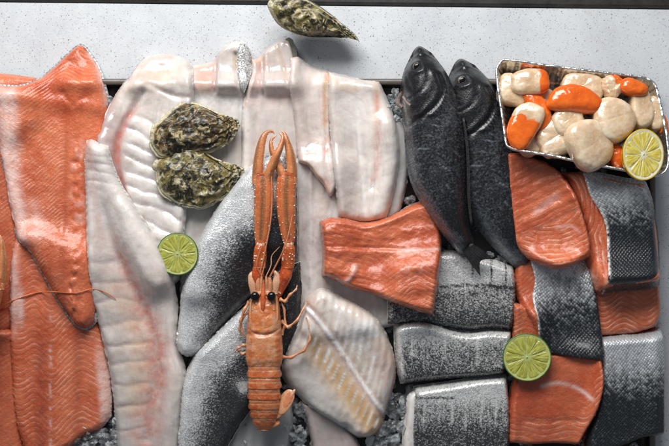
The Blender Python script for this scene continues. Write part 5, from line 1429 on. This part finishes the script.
    claw([lo(289, 245, zc), lo(288.3, 236, zc), lo(286.5, 216, zc + 1), lo(285.8, 196, zc + 1), lo(286.5, 181, zc), lo(288, 173, zc)], [4.8, 7.2, 9.2, 10.0, 9.8, 8.0],
         [([lo(291.5, 184, zc), lo(291.8, 170, zc), lo(290, 154, zc), lo(287, 142, zc), lo(284.5, 134, zc - .5), lo(281, 130.5, zc - 1)], [5.6, 5.4, 4.6, 3.2, 1.7, .5], 'fixed_finger', 1),
          ([lo(284.5, 183, zc + 1), lo(281, 172, zc + 2), lo(275.5, 160, zc + 2), lo(271.5, 149, zc + 2), lo(271.5, 140, zc + 1), lo(276.5, 135.5, zc + 1)], [4.2, 4.3, 3.6, 2.6, 1.6, .5], 'movable_finger', -1)],
         [lo(287.5, 268, 13), lo(288.3, 258, 14), lo(288.8, 249, zc), lo(288.8, 243, zc)], [6.2, 7.0, 6.2, 4.2], 1, [lo(276, 297, 7), lo(281, 287, 9), lo(285.2, 276, 12), lo(287.2, 265, 13)], [4.0, 5.0, 6.6, 5.6])
    # legs
    for pts in ([lo(249, 302, 8), lo(244, 310, 10), lo(240, 322, 8), lo(242, 334, 4), lo(247, 340, 2)],
                [lo(249, 312, 7), lo(242, 318, 7), lo(238.5, 330, 4), lo(241, 338, 1)],
                [lo(248, 346, 7), lo(243, 346, 9), lo(238, 349, 8), lo(234, 353, 4)],
                [lo(248, 352, 7), lo(242, 355, 7), lo(238, 352, 4), lo(236, 346, 2)],
                [lo(280, 300, 9), lo(285, 302, 12), lo(290, 295, 13), lo(296, 290, 11), lo(297, 286, 9)],
                [lo(281, 322, 8), lo(288, 328, 11), lo(297, 321, 12), lo(303, 310, 9), lo(307, 302, 6)],
                [lo(281, 335, 7), lo(285, 326, 9), lo(284, 310, 8), lo(280, 300, 8)],
                [lo(282, 358, 7), lo(291, 358, 11), lo(304, 351, 12), lo(310, 340, 11), lo(309, 326, 10), lo(306, 318, 9)]):
        ac = Acc(*ATT); V, F, al, an = tube(pts, [1.9, 1.6, 1.3, 1.0, .6], 10, lin=True); ac.add(V, F, palew=.35 + .4 * sst(al, .5, 1)); ac.build('leg', PRAWN, e)
    # tail fan showing at the side
    for c, dim, rz, kw in ((lo(285, 403, 9), (14, 7.4, 2.0), 1.05, dict(palew=.5)), (lo(287.5, 401, 10.6), (9.5, 4.0, 1.3), 1.1, dict(red=.55, palew=.25)), (lo(290.5, 397, 10.4), (8.5, 2.0, 1.6), 1.0, dict(palew=.75)), (lo(279, 412, 7), (11, 6, 2), .7, dict(palew=.3)), (lo(272, 424, 5), (8, 5, 2), .2, dict(palew=.2))):
        V, F, x0 = blob(dim, seed=5, amp=.4)
        V = V @ np.array(Matrix.Rotation(rz, 3, 'Z') @ Matrix.Rotation(-.35, 3, 'X')).T + np.array(c)
        ac = Acc(*ATT); ac.add(V, F, **kw); ac.build('tail_fan', PRAWN, e)
    return e
pr = build_prawn('whole orange langoustine with long raised claws, lying on the sea bass fillets')
zl = place_rigid(pr, LX, LY, 0, [(250, 180), (295, 180), (282, 425), (248, 425)], 55, -1, tilt=(0, -.02), zmid=14)
pr2 = copy_tree(pr)
pr2['label'] = 'langoustine almost wholly outside the left edge, one claw and a feeler showing'
x, y = w2(-51, 435, 30)
pr2.location = (x * .001, y * .001, .027); pr2.rotation_euler = (0, 0, math.radians(-10))
# its long feeler, trailing over the salmon
bpy.context.view_layer.update()
pts = []
for px, py in [(-12, 322), (0, 309), (10, 302), (22, 297), (40, 292), (56, 292), (75, 293), (92, 289), (104, 292), (116, 299)]:
    z = hm_at(px, py, 1) + 1.2
    xx_, yy_ = w2(px, py, z); pts.append((float(xx_), float(yy_), z))
ac = Acc(*ATT); V, F, al, an = tube(pts, [.75, .6, .4], 8, per=10); ac.add(V, F, red=.45)
fm = ac.build('antenna', PRAWN, None)
fm.parent = pr2; fm.matrix_parent_inverse = pr2.matrix_world.inverted()
AMB = 0.17; KEY = 16.5

# ------------------------------------------------------------------ light, world, camera
w = bpy.data.worlds.new('World'); scene.world = w; w.use_nodes = True
w.node_tree.nodes['Background'].inputs[0].default_value = (.80, .88, 1.0, 1)
w.node_tree.nodes['Background'].inputs[1].default_value = AMB
def area(name, loc, target, sx, sy, power, col):
    l = bpy.data.lights.new(name, 'AREA'); l.shape = 'RECTANGLE'; l.size = sx; l.size_y = sy; l.energy = power; l.color = col
    o = bpy.data.objects.new(name, l); COL.objects.link(o); o.location = loc
    o.rotation_euler = (Vector(target) - Vector(loc)).to_track_quat('-Z', 'Y').to_euler()
    return o
area('window_light', (-.16, .80, .68), (0, .02, 0), .9, .45, KEY, (1.0, .985, .96))
cam = bpy.data.cameras.new('camera'); co = bpy.data.objects.new('camera', cam); COL.objects.link(co)
co.location = (0, 0, H * .001); cam.sensor_width = 36; cam.lens = 36 * H / 669.0
cam.clip_start = .05; cam.clip_end = 50
scene.camera = co
scene.render.engine = 'CYCLES'
scene.cycles.use_denoising = True
scene.cycles.max_bounces = 8
scene.cycles.sample_clamp_indirect = 4
vs = scene.view_settings
vs.view_transform = 'Standard'; vs.look = 'None'; vs.gamma = 1; vs.exposure = 0
